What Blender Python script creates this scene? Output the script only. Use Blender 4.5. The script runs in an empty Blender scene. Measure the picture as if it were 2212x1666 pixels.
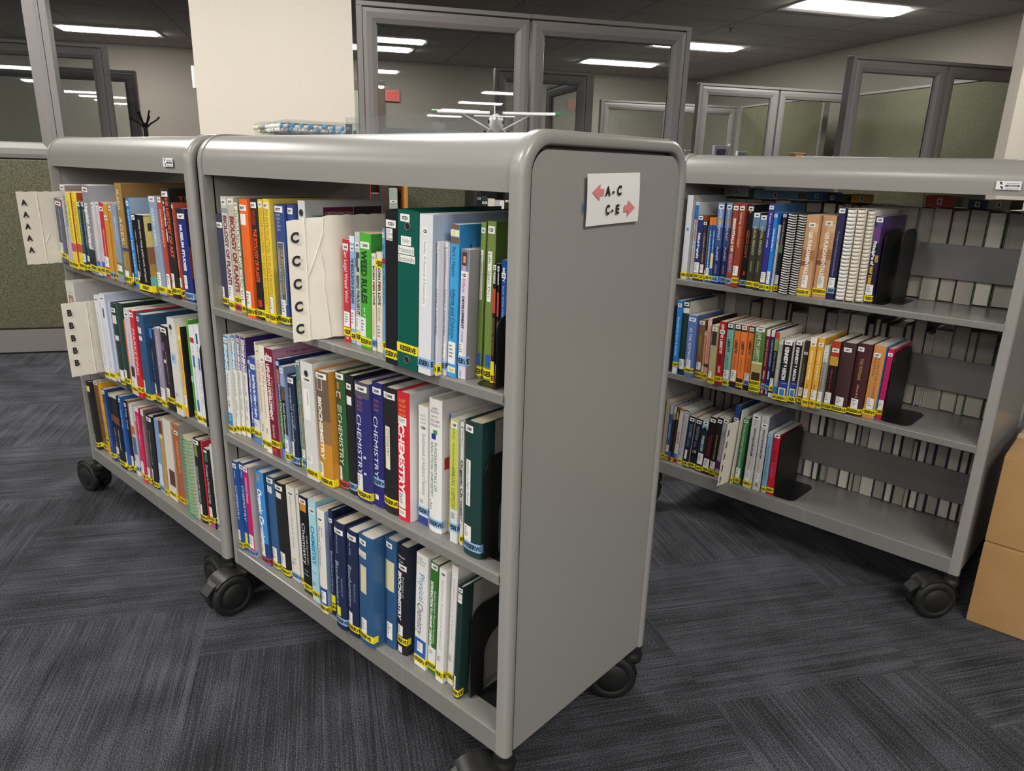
import bpy, math, random
from mathutils import Matrix, Vector
random.seed(7)
S = bpy.context.scene
COL = S.collection
PI = math.pi

# ---------------------------------------------------------------- camera
cam = bpy.data.objects.new('camera', bpy.data.cameras.new('camera'))
COL.objects.link(cam)
cam.data.sensor_fit = 'HORIZONTAL'
cam.data.sensor_width = 36.0
cam.data.lens = 1563.706 / 2212 * 36.0
cam.data.clip_start = 0.05
CAM = Vector((-0.70598, 0.80480, 1.17372))
_yaw, _pitch, _roll = -0.844494, -0.294004, 0.027496
_fw = Vector((math.cos(_pitch)*math.cos(_yaw), math.cos(_pitch)*math.sin(_yaw), math.sin(_pitch)))
_rt = _fw.cross(Vector((0, 0, 1))).normalized()
_up = _rt.cross(_fw)
_r2 = math.cos(_roll)*_rt + math.sin(_roll)*_up
_u2 = -math.sin(_roll)*_rt + math.cos(_roll)*_up
cam.matrix_world = Matrix(((_r2.x, _u2.x, -_fw.x, CAM.x), (_r2.y, _u2.y, -_fw.y, CAM.y), (_r2.z, _u2.z, -_fw.z, CAM.z), (0, 0, 0, 1)))
S.camera = cam

# ---------------------------------------------------------------- world, exposure
S.view_settings.view_transform = 'Standard'
S.view_settings.look = 'None'
S.view_settings.exposure = 2.0
S.view_settings.gamma = 1.0
wd = bpy.data.worlds.new('world'); S.world = wd
wd.use_nodes = True
wd.node_tree.nodes['Background'].inputs[0].default_value = (0.9, 0.92, 1.0, 1)
wd.node_tree.nodes['Background'].inputs[1].default_value = 0.06
LIGHTS = [(u, w) for u in (-5.7, -2.2, .9, 4.2) for w in (-1.5, -4.2, -7.0, -9.9, -12.8, -15.7) if not (u > 4 and w > -5) and not (u > 0 and w > -2)] + [(.9, -.7), (-5.7, 1.2), (-1.7, .9), (-5.7, 4.0), (-2.2, 4.0), (.1, 3.3), (4.3, 3.2), (.8, 11.4), (-6, 11.4)]  # some of the closing spots are fixtures added to brighten carts, column and partition
LAMP = 13.0            # luminous strength of the troffer lenses

# ---------------------------------------------------------------- helpers
def lin(h):
    h = h.lstrip('#')
    out = []
    for i in (0, 2, 4):
        c = int(h[i:i+2], 16) / 255
        out.append(c/12.92 if c <= .04045 else ((c+.055)/1.055)**2.4)
    return out[0], out[1], out[2]

_mats = {}
def mat(name, color, rough=.5, metal=0.0, spec=.5, coat=0.0):
    key = (name, color, rough, metal, spec, coat)
    if key in _mats: return _mats[key]
    m = bpy.data.materials.new(name)
    m.use_nodes = True
    b = m.node_tree.nodes['Principled BSDF']
    b.inputs['Base Color'].default_value = (*lin(color), 1)
    b.inputs['Roughness'].default_value = rough
    b.inputs['Metallic'].default_value = metal
    b.inputs['Specular IOR Level'].default_value = spec
    b.inputs['Coat Weight'].default_value = coat
    _mats[key] = m
    return m

def noise_mat(name, c1, c2, scale=40.0, rough=.6, detail=3.0, lo=.35, hi=.65, stretch=(1, 1, 1), bump=0.0, spec=.4, rot=None):
    m = bpy.data.materials.new(name); m.use_nodes = True
    nt = m.node_tree; N = nt.nodes; L = nt.links
    b = N['Principled BSDF']
    tc = N.new('ShaderNodeTexCoord'); mp = N.new('ShaderNodeMapping')
    mp.inputs['Scale'].default_value = stretch
    if rot: mp.inputs['Rotation'].default_value = rot
    ns = N.new('ShaderNodeTexNoise'); ns.inputs['Scale'].default_value = scale; ns.inputs['Detail'].default_value = detail
    cr = N.new('ShaderNodeValToRGB')
    cr.color_ramp.elements[0].position = lo; cr.color_ramp.elements[0].color = (*lin(c1), 1)
    cr.color_ramp.elements[1].position = hi; cr.color_ramp.elements[1].color = (*lin(c2), 1)
    L.new(tc.outputs['Object'], mp.inputs['Vector']); L.new(mp.outputs['Vector'], ns.inputs['Vector'])
    L.new(ns.outputs['Fac'], cr.inputs['Fac']); L.new(cr.outputs['Color'], b.inputs['Base Color'])
    b.inputs['Roughness'].default_value = rough
    b.inputs['Specular IOR Level'].default_value = spec
    if bump:
        bp = N.new('ShaderNodeBump'); bp.inputs['Strength'].default_value = bump; bp.inputs['Distance'].default_value = .002
        L.new(ns.outputs['Fac'], bp.inputs['Height']); L.new(bp.outputs['Normal'], b.inputs['Normal'])
    return m

class MB:
    """collects faces of one mesh"""
    def __init__(s): s.v = []; s.f = []; s.mi = []; s.sm = []; s.mats = []
    def slot(s, m):
        if m not in s.mats: s.mats.append(m)
        return s.mats.index(m)
    def face(s, pts, m, smooth=False):
        b = len(s.v); s.v += [tuple(p) for p in pts]
        s.f.append(tuple(range(b, b+len(pts)))); s.mi.append(s.slot(m)); s.sm.append(smooth)
    def grid(s, rows, m, smooth=False, closed=False):
        """rows: list of equally long lists of points"""
        b = len(s.v); n = len(rows[0]); k = s.slot(m)
        for r in rows: s.v += [tuple(p) for p in r]
        for i in range(len(rows)-1):
            for j in range(n if closed else n-1):
                a = b+i*n+j; c = b+i*n+(j+1) % n
                s.f.append((a, c, c+n, a+n)); s.mi.append(k); s.sm.append(smooth)
        return b
    def box(s, a, c, m, M=None):
        x0, y0, z0 = a; x1, y1, z1 = c
        P = [(x0,y0,z0),(x1,y0,z0),(x1,y1,z0),(x0,y1,z0),(x0,y0,z1),(x1,y0,z1),(x1,y1,z1),(x0,y1,z1)]
        if M is not None: P = [tuple(M @ Vector(p)) for p in P]
        b = len(s.v); s.v += P; k = s.slot(m)
        for f in ((0,3,2,1),(4,5,6,7),(0,1,5,4),(1,2,6,5),(2,3,7,6),(3,0,4,7)):
            s.f.append(tuple(b+i for i in f)); s.mi.append(k); s.sm.append(False)
    def rbox(s, a, c, m, r=.003, M=None):
        """box with chamfered vertical and horizontal edges (octagonal sections)"""
        x0, y0, z0 = a; x1, y1, z1 = c
        def ring(z, q):
            return [(x0+q+r*.3,y0+q,z),(x1-q-r*.3,y0+q,z),(x1-q,y0+q+r*.3,z),(x1-q,y1-q-r*.3,z),(x1-q-r*.3,y1-q,z),(x0+q+r*.3,y1-q,z),(x0+q,y1-q-r*.3,z),(x0+q,y0+q+r*.3,z)]
        R = [ring(z0, r), ring(z0+r, 0), ring(z1-r, 0), ring(z1, r)]
        if M is not None: R = [[tuple(M @ Vector(p)) for p in q] for q in R]
        s.grid(R, m, closed=True); s.face(R[0][::-1], m); s.face(R[-1], m)
    def extrude(s, prof, axis_pts, m, smooth=False, caps=True):
        """prof: 2D list; axis_pts: function (p, t) -> 3D for t in 0, 1"""
        A = [axis_pts(p, 0) for p in prof]; B = [axis_pts(p, 1) for p in prof]
        s.grid([A, B], m, smooth, closed=True)
        if caps: s.face(A[::-1], m); s.face(B, m)
    def tube(s, pts, r, m, n=8, cap=True):
        rows = []
        pts = [Vector(p) for p in pts]
        prev = None
        for i, p in enumerate(pts):
            d = (pts[min(i+1, len(pts)-1)] - pts[max(i-1, 0)]).normalized()
            a = prev - d*prev.dot(d) if prev is not None and (prev - d*prev.dot(d)).length > 1e-4 else d.orthogonal()
            a = a.normalized(); prev = a
            b = d.cross(a)
            rr = r[i] if isinstance(r, (list, tuple)) else r
            rows.append([p + rr*(math.cos(2*PI*k/n)*a + math.sin(2*PI*k/n)*b) for k in range(n)])
        s.grid(rows, m, True, closed=True)
        if cap: s.face(rows[0][::-1], m); s.face(rows[-1], m)
    def lathe(s, prof, m, n=28, M=None, smooth=True):
        """prof: (r, z) list, axis Z"""
        rows = []
        for r, z in prof:
            q = [Vector((r*math.cos(2*PI*k/n), r*math.sin(2*PI*k/n), z)) for k in range(n)]
            if M is not None: q = [M @ p for p in q]
            rows.append(q)
        s.grid(rows, m, smooth, closed=True)
        s.face(rows[0][::-1], m); s.face(rows[-1], m)
    def build(s, name, parent=None, M=None, label=None, cat=None, group=None, kind=None):
        me = bpy.data.meshes.new(name)
        me.from_pydata([tuple(p) for p in s.v], [], s.f)
        for m in s.mats: me.materials.append(m)
        me.polygons.foreach_set('material_index', s.mi)
        me.polygons.foreach_set('use_smooth', s.sm)
        me.update()
        o = bpy.data.objects.new(name, me); COL.objects.link(o)
        if parent is not None: o.parent = parent
        if M is not None: o.matrix_local = M
        tag(o, label, cat, group, kind)
        return o

def tag(o, label=None, cat=None, group=None, kind=None):
    if label: o['label'] = label
    if cat: o['category'] = cat
    if group: o['group'] = group
    if kind: o['kind'] = kind
    return o

def empty(name, M, label=None, cat=None, group=None):
    o = bpy.data.objects.new(name, None); COL.objects.link(o)
    o.empty_display_size = .05
    o.matrix_world = M
    return tag(o, label, cat, group)

def T(x, y, z): return Matrix.Translation((x, y, z))
def RZ(a): return Matrix.Rotation(a, 4, 'Z')

# lettering: every character once, as flat triangles
CHARS = "ABCDEFGHIJKLMNOPQRSTUVWXYZabcdefghijklmnopqrstuvwxyz0123456789&-.,?!'|:"
GL = {}
def load_glyphs():
    tmp = []
    for bold in (0, 1):
        for ch in CHARS:
            for body in (ch, 'H'+ch+'H', 'HH') if ch == 'A' else (ch, 'H'+ch+'H'):
                cu = bpy.data.curves.new('glyph', 'FONT'); cu.body = body; cu.size = 1.0
                cu.resolution_u = 5; cu.fill_mode = 'FRONT'
                if bold: cu.offset = .046
                o = bpy.data.objects.new('glyph', cu); COL.objects.link(o)
                tmp.append((bold, ch, body, o))
    bpy.context.view_layer.update()
    dg = bpy.context.evaluated_depsgraph_get()
    hh = {}; wide = {}
    for bold, ch, body, o in tmp:
        ev = o.evaluated_get(dg); me = ev.to_mesh()
        vs = [(v.co.x, v.co.y) for v in me.vertices]; fs = [tuple(p.vertices) for p in me.polygons]
        ev.to_mesh_clear()
        mx = max((v[0] for v in vs), default=0)
        if body == 'HH': hh[bold] = mx
        elif len(body) == 3: wide[(bold, ch)] = mx
        else: GL[(bold, ch)] = [vs, fs, 0]
    for (bold, ch), g in GL.items(): g[2] = wide[(bold, ch)] - hh[bold]
    for _, _, _, o in tmp:
        cu = o.data; bpy.data.objects.remove(o); bpy.data.curves.remove(cu)
load_glyphs()
CAPH = .73
def text_width(t, bold=0):
    return sum(.28 if c == ' ' else GL[(bold, c)][2] for c in t)
_half = {}
def halved(bold, c):
    """the same glyph with every triangle cut in four, to follow a curved spine"""
    if (bold, c) in _half: return _half[(bold, c)]
    vs, fs, _ = GL[(bold, c)]
    vs = list(vs); mid = {}; out = []
    def m_(i, j):
        q = (min(i, j), max(i, j))
        if q not in mid:
            mid[q] = len(vs); vs.append(((vs[i][0]+vs[j][0])/2, (vs[i][1]+vs[j][1])/2))
        return mid[q]
    for f in fs:
        for n in range(1, len(f)-1):
            a, d, e = f[0], f[n], f[n+1]
            x, y, z = m_(a, d), m_(d, e), m_(e, a)
            out += [(a, x, z), (x, d, y), (z, y, e), (x, y, z)]
    _half[(bold, c)] = (vs, out)
    return vs, out
def letters(mb, t, m, put, bold=0, shear=0.0, keep=None, split=False):
    """adds the string; put((gx, gy)) -> 3D point, gx in font units from 0, gy 0..CAPH"""
    x = 0
    for c in t:
        if c == ' ': x += .28; continue
        vs, fs, adv = GL[(bold, c)]
        if keep is None or keep(x + adv/2):
            b = len(mb.v); k = mb.slot(m)
            if split: vs, fs = halved(bold, c)
            mb.v += [tuple(put((x + p[0] + shear*p[1], p[1]))) for p in vs]
            for f in fs:
                mb.f.append(tuple(b+i for i in f)); mb.mi.append(k); mb.sm.append(False)
        x += adv

# building frame: u to the right along the partitions, w away from the camera
BA = math.radians(-123.5)
BLD = T(CAM.x, CAM.y, 0) @ RZ(BA)
def bld(u, w, z=0): return BLD @ Vector((u, w, z))

# ---------------------------------------------------------------- materials
def metal_paint():
    m = noise_mat('grey_powder_coat', '918f8b', '95938f', 600, .30, 2, spec=.6)
    return m
M_PAINT = metal_paint()
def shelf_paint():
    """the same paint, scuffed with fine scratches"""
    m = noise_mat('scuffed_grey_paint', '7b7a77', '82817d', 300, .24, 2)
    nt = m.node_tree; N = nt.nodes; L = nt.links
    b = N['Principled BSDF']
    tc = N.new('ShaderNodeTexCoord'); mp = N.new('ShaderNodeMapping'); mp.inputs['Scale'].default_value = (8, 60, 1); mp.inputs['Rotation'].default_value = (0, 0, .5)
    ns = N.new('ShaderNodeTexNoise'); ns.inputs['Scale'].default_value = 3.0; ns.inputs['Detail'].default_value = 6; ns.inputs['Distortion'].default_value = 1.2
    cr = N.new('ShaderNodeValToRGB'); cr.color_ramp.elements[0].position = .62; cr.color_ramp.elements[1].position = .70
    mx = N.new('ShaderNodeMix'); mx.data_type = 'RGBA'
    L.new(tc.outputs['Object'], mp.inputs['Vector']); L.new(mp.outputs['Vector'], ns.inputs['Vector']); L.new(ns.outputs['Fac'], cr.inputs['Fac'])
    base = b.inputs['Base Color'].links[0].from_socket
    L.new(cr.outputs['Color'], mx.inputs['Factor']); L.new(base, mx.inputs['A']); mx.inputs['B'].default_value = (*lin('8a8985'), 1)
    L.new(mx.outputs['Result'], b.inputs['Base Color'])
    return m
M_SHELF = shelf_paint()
M_DARKMETAL = mat('dark_grey_steel', '5b5a58', .45)
M_SEAM = mat('dark_seam', '1a1a1a', .8)
M_BLACKMETAL = noise_mat('black_enamel', '151516', '1c1c1d', 200, .42)
M_RUBBER = mat('black_tyre', '141414', .6)
M_PLASTIC = noise_mat('black_nylon', '1b1b1b', '222222', 90, .38)
M_PAPER = noise_mat('page_edges', 'd8d3c8', 'cac4b8', 30, .9, 2, stretch=(60, .3, .3))
M_FORE_SHADE = noise_mat('shaded_page_edges', 'aaa499', '98928a', 30, .9, 2, stretch=(60, .3, .3))  # page edges darkened in colour for the shade on the far-side books
M_PAPER_OLD = noise_mat('cream_page_edges', 'd2c6ac', 'c3b598', 30, .9, 2, stretch=(60, .3, .3))
M_CARD = noise_mat('off_white_cardboard', 'e3ddcf', 'dcd5c5', 9, .7, 4)
M_INK = mat('black_ink', '161616', .6)
M_WHITE = mat('white_paper', 'eceae6', .6)
M_GREYINK = mat('grey_print', '6a6a6c', .7)
M_TAPE = {'Y': mat('yellow_tape', 'f0de1e', .35), 'L': mat('light_blue_tape', '8fb9e6', .35), 'R': mat('red_tape', 'd2474c', .35)}
M_GLASS = bpy.data.materials.new('window_glass'); M_GLASS.use_nodes = True
def glass_nodes(m, tint=(.93, .95, .94, 1), haze=.0, ior=1.85):
    nt = m.node_tree; N = nt.nodes; L = nt.links
    for n in list(N):
        if n.type != 'OUTPUT_MATERIAL': N.remove(n)
    out = [n for n in N if n.type == 'OUTPUT_MATERIAL'][0]
    tr = N.new('ShaderNodeBsdfTransparent'); tr.inputs[0].default_value = tint
    gl = N.new('ShaderNodeBsdfGlossy'); gl.inputs['Roughness'].default_value = .01
    fr = N.new('ShaderNodeFresnel'); ge = N.new('ShaderNodeNewGeometry')
    ex = N.new('ShaderNodeMath'); ex.operation = 'MULTIPLY_ADD'; L.new(ge.outputs['Backfacing'], ex.inputs[0]); ex.inputs[1].default_value = -2; ex.inputs[2].default_value = 1
    pw = N.new('ShaderNodeMath'); pw.operation = 'POWER'; pw.inputs[0].default_value = ior or 1.5; L.new(ex.outputs[0], pw.inputs[1])
    L.new(pw.outputs[0], fr.inputs['IOR'])      # both faces of the pane reflect alike
    mx = N.new('ShaderNodeMixShader')
    if ior: L.new(fr.outputs[0], mx.inputs[0])
    else: mx.inputs[0].default_value = .04
    L.new(tr.outputs[0], mx.inputs[1]); L.new(gl.outputs[0], mx.inputs[2])
    last = mx
    if haze:
        df = N.new('ShaderNodeBsdfDiffuse'); df.inputs[0].default_value = (.85, .87, .88, 1)
        m2 = N.new('ShaderNodeMixShader'); m2.inputs[0].default_value = haze
        L.new(mx.outputs[0], m2.inputs[1]); L.new(df.outputs[0], m2.inputs[2]); last = m2
    L.new(last.outputs[0], out.inputs[0])
glass_nodes(M_GLASS)
M_ACRYLIC = bpy.data.materials.new('clear_acrylic'); M_ACRYLIC.use_nodes = True
glass_nodes(M_ACRYLIC, (.97, .975, .98, 1), .03, 0)
M_LENS = bpy.data.materials.new('lit_diffuser'); M_LENS.use_nodes = True
_b = M_LENS.node_tree.nodes['Principled BSDF']
_b.inputs['Base Color'].default_value = (.9, .9, .88, 1)
_b.inputs['Emission Color'].default_value = (1.0, .965, .905, 1); _b.inputs['Emission Strength'].default_value = LAMP
M_TROFFER = mat('white_troffer', 'e6e6e4', .5)
M_FRAME = noise_mat('grey_partition_metal', '757170', '797574', 200, .40)
M_FABRIC = noise_mat('olive_panel_fabric', '48483a', '6a6955', 160, .95, 2, .36, .66, bump=.3, spec=.1)

def carpet():
    m = bpy.data.materials.new('charcoal_carpet_tile'); m.use_nodes = True
    nt = m.node_tree; N = nt.nodes; L = nt.links
    b = N['Principled BSDF']
    tc = N.new('ShaderNodeTexCoord')
    sp = N.new('ShaderNodeSeparateXYZ'); L.new(tc.outputs['Object'], sp.inputs[0])
    def math_(op, a, c=None):
        n = N.new('ShaderNodeMath'); n.operation = op
        for i, q in enumerate((a, c)):
            if q is None: continue
            if isinstance(q, (int, float)): n.inputs[i].default_value = q
            else: L.new(q, n.inputs[i])
        return n.outputs[0]
    TS = .58
    cu = math_('FLOOR', math_('DIVIDE', math_('ADD', sp.outputs[0], .34), TS))
    off = math_('MULTIPLY', math_('FRACT', math_('MULTIPLY', cu, .37)), TS)
    cw = math_('FLOOR', math_('DIVIDE', math_('ADD', math_('ADD', sp.outputs[1], off), -.487), TS))
    par = math_('MODULO', math_('ABSOLUTE', math_('ADD', cu, cw)), 2)
    wn = N.new('ShaderNodeTexWhiteNoise'); wn.noise_dimensions = '2D'
    cmb = N.new('ShaderNodeCombineXYZ'); L.new(cu, cmb.inputs[0]); L.new(cw, cmb.inputs[1]); L.new(cmb.outputs[0], wn.inputs['Vector'])
    shift = N.new('ShaderNodeVectorMath'); shift.operation = 'MULTIPLY_ADD'
    L.new(wn.outputs['Color'], shift.inputs[0]); shift.inputs[1].default_value = (9, 9, 9); L.new(tc.outputs['Object'], shift.inputs[2])
    def streak(sc):
        mp = N.new('ShaderNodeMapping'); mp.inputs['Scale'].default_value = sc
        L.new(shift.outputs[0], mp.inputs['Vector'])
        ns = N.new('ShaderNodeTexNoise'); ns.inputs['Scale'].default_value = 1.0; ns.inputs['Detail'].default_value = 3; ns.inputs['Roughness'].default_value = .6
        L.new(mp.outputs[0], ns.inputs['Vector']); return ns.outputs['Fac']
    def mixf(f, a, c):
        n = N.new('ShaderNodeMix'); n.data_type = 'FLOAT'
        L.new(f, n.inputs[0]); L.new(a, n.inputs[2]); L.new(c, n.inputs[3]); return n.outputs[0]
    fine = mixf(par, streak((3.0, 340, 1)), streak((340, 3.0, 1)))
    broad = mixf(par, streak((2.6, 42, 1)), streak((42, 2.6, 1)))
    patch = N.new('ShaderNodeTexNoise'); patch.inputs['Scale'].default_value = 5.5; patch.inputs['Detail'].default_value = 2
    L.new(tc.outputs['Object'], patch.inputs['Vector'])
    pile = N.new('ShaderNodeTexNoise'); pile.inputs['Scale'].default_value = 340; pile.inputs['Detail'].default_value = 2
    L.new(tc.outputs['Object'], pile.inputs['Vector'])
    val = math_('ADD', math_('MULTIPLY', fine, .46), math_('ADD', math_('MULTIPLY', broad, .21), math_('ADD', math_('MULTIPLY', patch.outputs['Fac'], .25), math_('MULTIPLY', pile.outputs['Fac'], .75))))
    val = math_('ADD', val, math_('MULTIPLY', wn.outputs['Value'], .06))
    cr = N.new('ShaderNodeValToRGB'); L.new(val, cr.inputs['Fac'])
    e = cr.color_ramp.elements
    e[0].position = .68; e[0].color = (*lin('1f1f21'), 1)
    e[1].position = 1.0; e[1].color = (*lin('595a60'), 1)
    n_ = cr.color_ramp.elements.new(.83); n_.color = (*lin('303135'), 1)
    L.new(cr.outputs['Color'], b.inputs['Base Color'])
    b.inputs['Roughness'].default_value = .95; b.inputs['Specular IOR Level'].default_value = .1
    bp = N.new('ShaderNodeBump'); bp.inputs['Strength'].default_value = .5; bp.inputs['Distance'].default_value = .004
    L.new(val, bp.inputs['Height']); L.new(bp.outputs[0], b.inputs['Normal'])
    return m
M_CARPET = carpet()

def ceiling_mat():
    m = noise_mat('ceiling_tile', 'aca8a4', 'b0aca8', 90, .95, 2, spec=.1)
    nt = m.node_tree; N = nt.nodes; L = nt.links
    b = N['Principled BSDF']
    br = N.new('ShaderNodeTexBrick'); br.offset = 0.0; br.inputs['Scale'].default_value = 1.0
    br.inputs['Brick Width'].default_value = 1.22; br.inputs['Row Height'].default_value = .61
    br.inputs['Mortar Size'].default_value = .012; br.inputs['Mortar Smooth'].default_value = .2
    tc = N.new('ShaderNodeTexCoord'); mp = N.new('ShaderNodeMapping'); mp.inputs['Location'].default_value = (.385, .12, 0)
    L.new(tc.outputs['Object'], mp.inputs[0]); L.new(mp.outputs[0], br.inputs['Vector'])
    mx = N.new('ShaderNodeMix'); mx.data_type = 'RGBA'
    base = b.inputs['Base Color'].links[0].from_socket
    L.new(br.outputs['Fac'], mx.inputs['Factor']); L.new(base, mx.inputs['A']); mx.inputs['B'].default_value = (*lin('8f8b88'), 1)
    L.new(mx.outputs['Result'], b.inputs['Base Color'])
    return m
M_CEIL = ceiling_mat()
M_WALL = noise_mat('beige_wall_paint', '8c867e', '8f8981', 60, .85, 3, spec=.2)
M_COLUMN = noise_mat('cream_column_paint', 'd0c9bc', 'd3ccc0', 60, .8, 3, spec=.2)

# ---------------------------------------------------------------- room shell (building frame)
CZ = 2.74
U0, U1, W0, W1 = -12.0, 6.7, -20.0, 12.75
def slab(name, a, c, m):
    mb = MB(); mb.box(a, c, m); return mb.build(name, M=BLD, kind='structure')
slab('floor', (U0, W0, -.05), (U1, W1, 0), M_CARPET)
slab('ceiling', (U0, W0, CZ), (U1, W1, CZ+.05), M_CEIL)
slab('wall_back', (U0, W1, 0), (U1, W1+.1, CZ), M_WALL)
slab('wall_right', (U1, W0, 0), (U1+.1, W1, CZ), M_WALL)
slab('wall_left', (U0-.1, W0, 0), (U0, W1, CZ), M_WALL)
slab('wall_front', (U0, W0-.1, 0), (U1, W0, CZ), M_WALL)
slab('trim_1', (-.667, 4.90, 0), (.243, 5.6, CZ), M_COLUMN)       # square column
slab('trim_2', (4.89, 4.5, 0), (6.0, 4.59, CZ), M_COLUMN)
M_DOOR = mat('brown_door', '5a463c', .5)
mb = MB()
for a, c in (((.10, 0), (.24, 2.42)), ((.97, 0), (1.11, 2.42)), ((.24, 2.28), (.97, 2.42)), ((.24, 0), (.97, .30))): mb.box((a[0], W1-.05, a[1]), (c[0], W1-.005, c[1]), M_DOOR)
mb.box((.24, W1-.035, .30), (.97, W1-.02, 2.28), mat('frosted_door_glass', '8f978c', .3))
mb.build('door_1', M=BLD, kind='structure')

# ---------------------------------------------------------------- ceiling troffers
def troffer(u, w, label, group):
    r = empty('ceiling_light', BLD @ T(u, w, CZ), label, 'light', group)
    p = MB()
    A = [(-.61,-.305),(.61,-.305),(.61,.305),(-.61,.305)]; Bq = [(-.585,-.28),(.585,-.28),(.585,.28),(-.585,.28)]; Cq = [(-.55,-.17),(.55,-.17),(.55,.17),(-.55,.17)]
    rows = [[(x, y, 0) for x, y in A], [(x, y, -.012) for x, y in A], [(x, y, -.012) for x, y in Bq], [(x, y, -.004) for x, y in Cq]]
    p.grid(rows, M_TROFFER, closed=True); p.face(rows[-1], M_TROFFER)
    p.build('troffer_frame', r)
    q = MB(); n = 8; prof = [(-.16*math.cos(PI*k/n), -.004-.03*math.sin(PI*k/n)) for k in range(n+1)]
    q.grid([[(-.55, y, z) for y, z in prof], [(.55, y, z) for y, z in prof]], M_LENS, True)
    q.face([(-.55, y, z) for y, z in prof], M_LENS); q.face([(.55, y, z) for y, z in prof][::-1], M_LENS)
    q.build('diffuser', r)
troffer(5.10, 6.75, 'lit ceiling light high above the empty shelf end, the largest in view', 'ceiling lights')
troffer(4.87, 9.40, 'lit ceiling light just beyond the far post of the double glass partition', 'ceiling lights')
troffer(-2.55, 11.42, 'lit ceiling light above the coat stand side of the office', 'ceiling lights')
troffer(4.57, 11.3, 'lit ceiling light seen through the second pane of the double glass partition', 'ceiling lights')
NB = 'lit ceiling light in the rows over the aisle, some only reflected, some added for light'
for u_, w_ in LIGHTS:
    troffer(u_, w_, NB, 'aisle ceiling lights')

# ---------------------------------------------------------------- office partitions (building frame)
def mitred_frame(mb, u0, u1, z0, z1, y0, wd, m, depth=.035):
    """picture-frame moulding: outer rectangle, sloping in to the glass"""
    def rect(q): return [(u0+q, z0+q), (u1-q, z0+q), (u1-q, z1-q), (u0+q, z1-q)]
    for sgn in (1, -1):
        rows = []
        for q, dy in ((0, 0), (0, -.002), (wd*.25, -.006), (wd*.6, -.002), (wd*.92, .012), (wd, .03)):
            rows.append([(u, y0+sgn*(dy - depth), z) for u, z in rect(q)])
        mb.grid(rows, m, closed=True)
    a = rect(0)
    mb.grid([[(u, y0-depth, z) for u, z in a], [(u, y0+depth, z) for u, z in a]], m, closed=True)

def partition(u0, u1, w, label, post_l=True, post_r=True, solid=False, M=None):
    """one panel module: base, fabric, glazed top; local u along, front towards -w"""
    r = empty('partition_panel', (M or BLD) @ T(u0, w, 0), label, 'partition', 'glazed office partitions')
    L = u1 - u0
    pl, pr = (.034 if post_l else .006), (.034 if post_r else .006)
    b = MB(); b.box((0, -.038, .012), (L, .038, .15), M_FRAME); b.box((.01, -.03, 0), (L-.01, .03, .012), M_SEAM); b.build('kick_panel', r)
    f = MB(); f.rbox((.004, -.036, .156), (L-.004, .036, 2.07 if solid else 1.138), M_FABRIC, .006); f.build('fabric_panel', r)
    c = MB(); c.box((.002, -.028, .15), (L-.002, .028, 2.075 if solid else 1.146), M_SEAM); c.build('core_panel', r)
    if not solid:
        w_ = MB(); mitred_frame(w_, pl+.004, L-pr-.004, 1.146, 2.070, 0, .088, M_FRAME); w_.build('window_frame', r)
        g = MB(); g.box((pl+.08, -.003, 1.23), (L-pr-.08, .003, 1.99), M_GLASS); g.build('glass_pane', r)
    t = MB(); t.rbox((0, -.042, 2.078), (L, .042, 2.105), M_FRAME, .003); t.build('top_cap', r)
    if post_l:
        p = MB(); p.box((0, -.04, .15), (pl, .04, 2.078), M_FRAME); p.build('post', r)
    if post_r:
        p = MB(); p.box((L-pr, -.04, .15), (L, .04, 2.078), M_FRAME); p.build('post', r)
    return r
partition(.27, 1.366, 4.95, 'glazed partition panel against the cream column, behind the toy plane wing', True, False)
partition(1.370, 2.494, 4.95, 'glazed partition panel ending in a free post beside the lit ceiling lights', False, True)
partition(-3.05, -1.395, 4.92, 'glazed green partition panel standing beside the card A cart', True, True)
partition(-3.5, -1.765, 7.7, 'glazed partition panel second in line beyond the card A cart', True, True)
partition(-3.7, -1.97, 9.8, 'glazed partition panel farthest back, beside the coat stand', True, True)
partition(4.224, 5.16, 5.5, 'glazed partition panel behind the half empty cart, with a white lamp arm inside', True, False)
partition(5.164, 6.1, 5.5, 'glazed partition panel half hidden by the pale corner column', False, True)
partition(4.10, 5.10, 7.8, 'glazed partition panel farther back with a purple box inside', True, False)
partition(5.104, 6.1, 7.8, 'glazed partition panel farther back, next to the tall near one', False, True)
partition(1.75, 2.75, 7.6, 'glazed partition panel seen through the double glass partition', True, True)
partition(3.9, 5.0, 10.25, 'glazed partition panel just beyond the double partition post', True, True)
partition(5.02, 6.05, 10.25, 'glazed partition panel across the back of the farther office', True, True)
# panels running away from the camera
SIDE = lambda u, w: BLD @ T(u, w, 0) @ RZ(PI/2)
def side_panel(u, w0, w1, label, solid=True):
    return partition(0, w1-w0, 0, label, True, True, solid, SIDE(u, w0))
side_panel(6.25, 5.6, 8.1, 'tall olive fabric partition running back along the office side wall')
side_panel(6.10, 8.25, 10.15, 'tall olive fabric partition farther along the office side wall')
side_panel(2.79, 7.66, 9.1, 'glazed partition running back behind the double glass panes', False)

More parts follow.
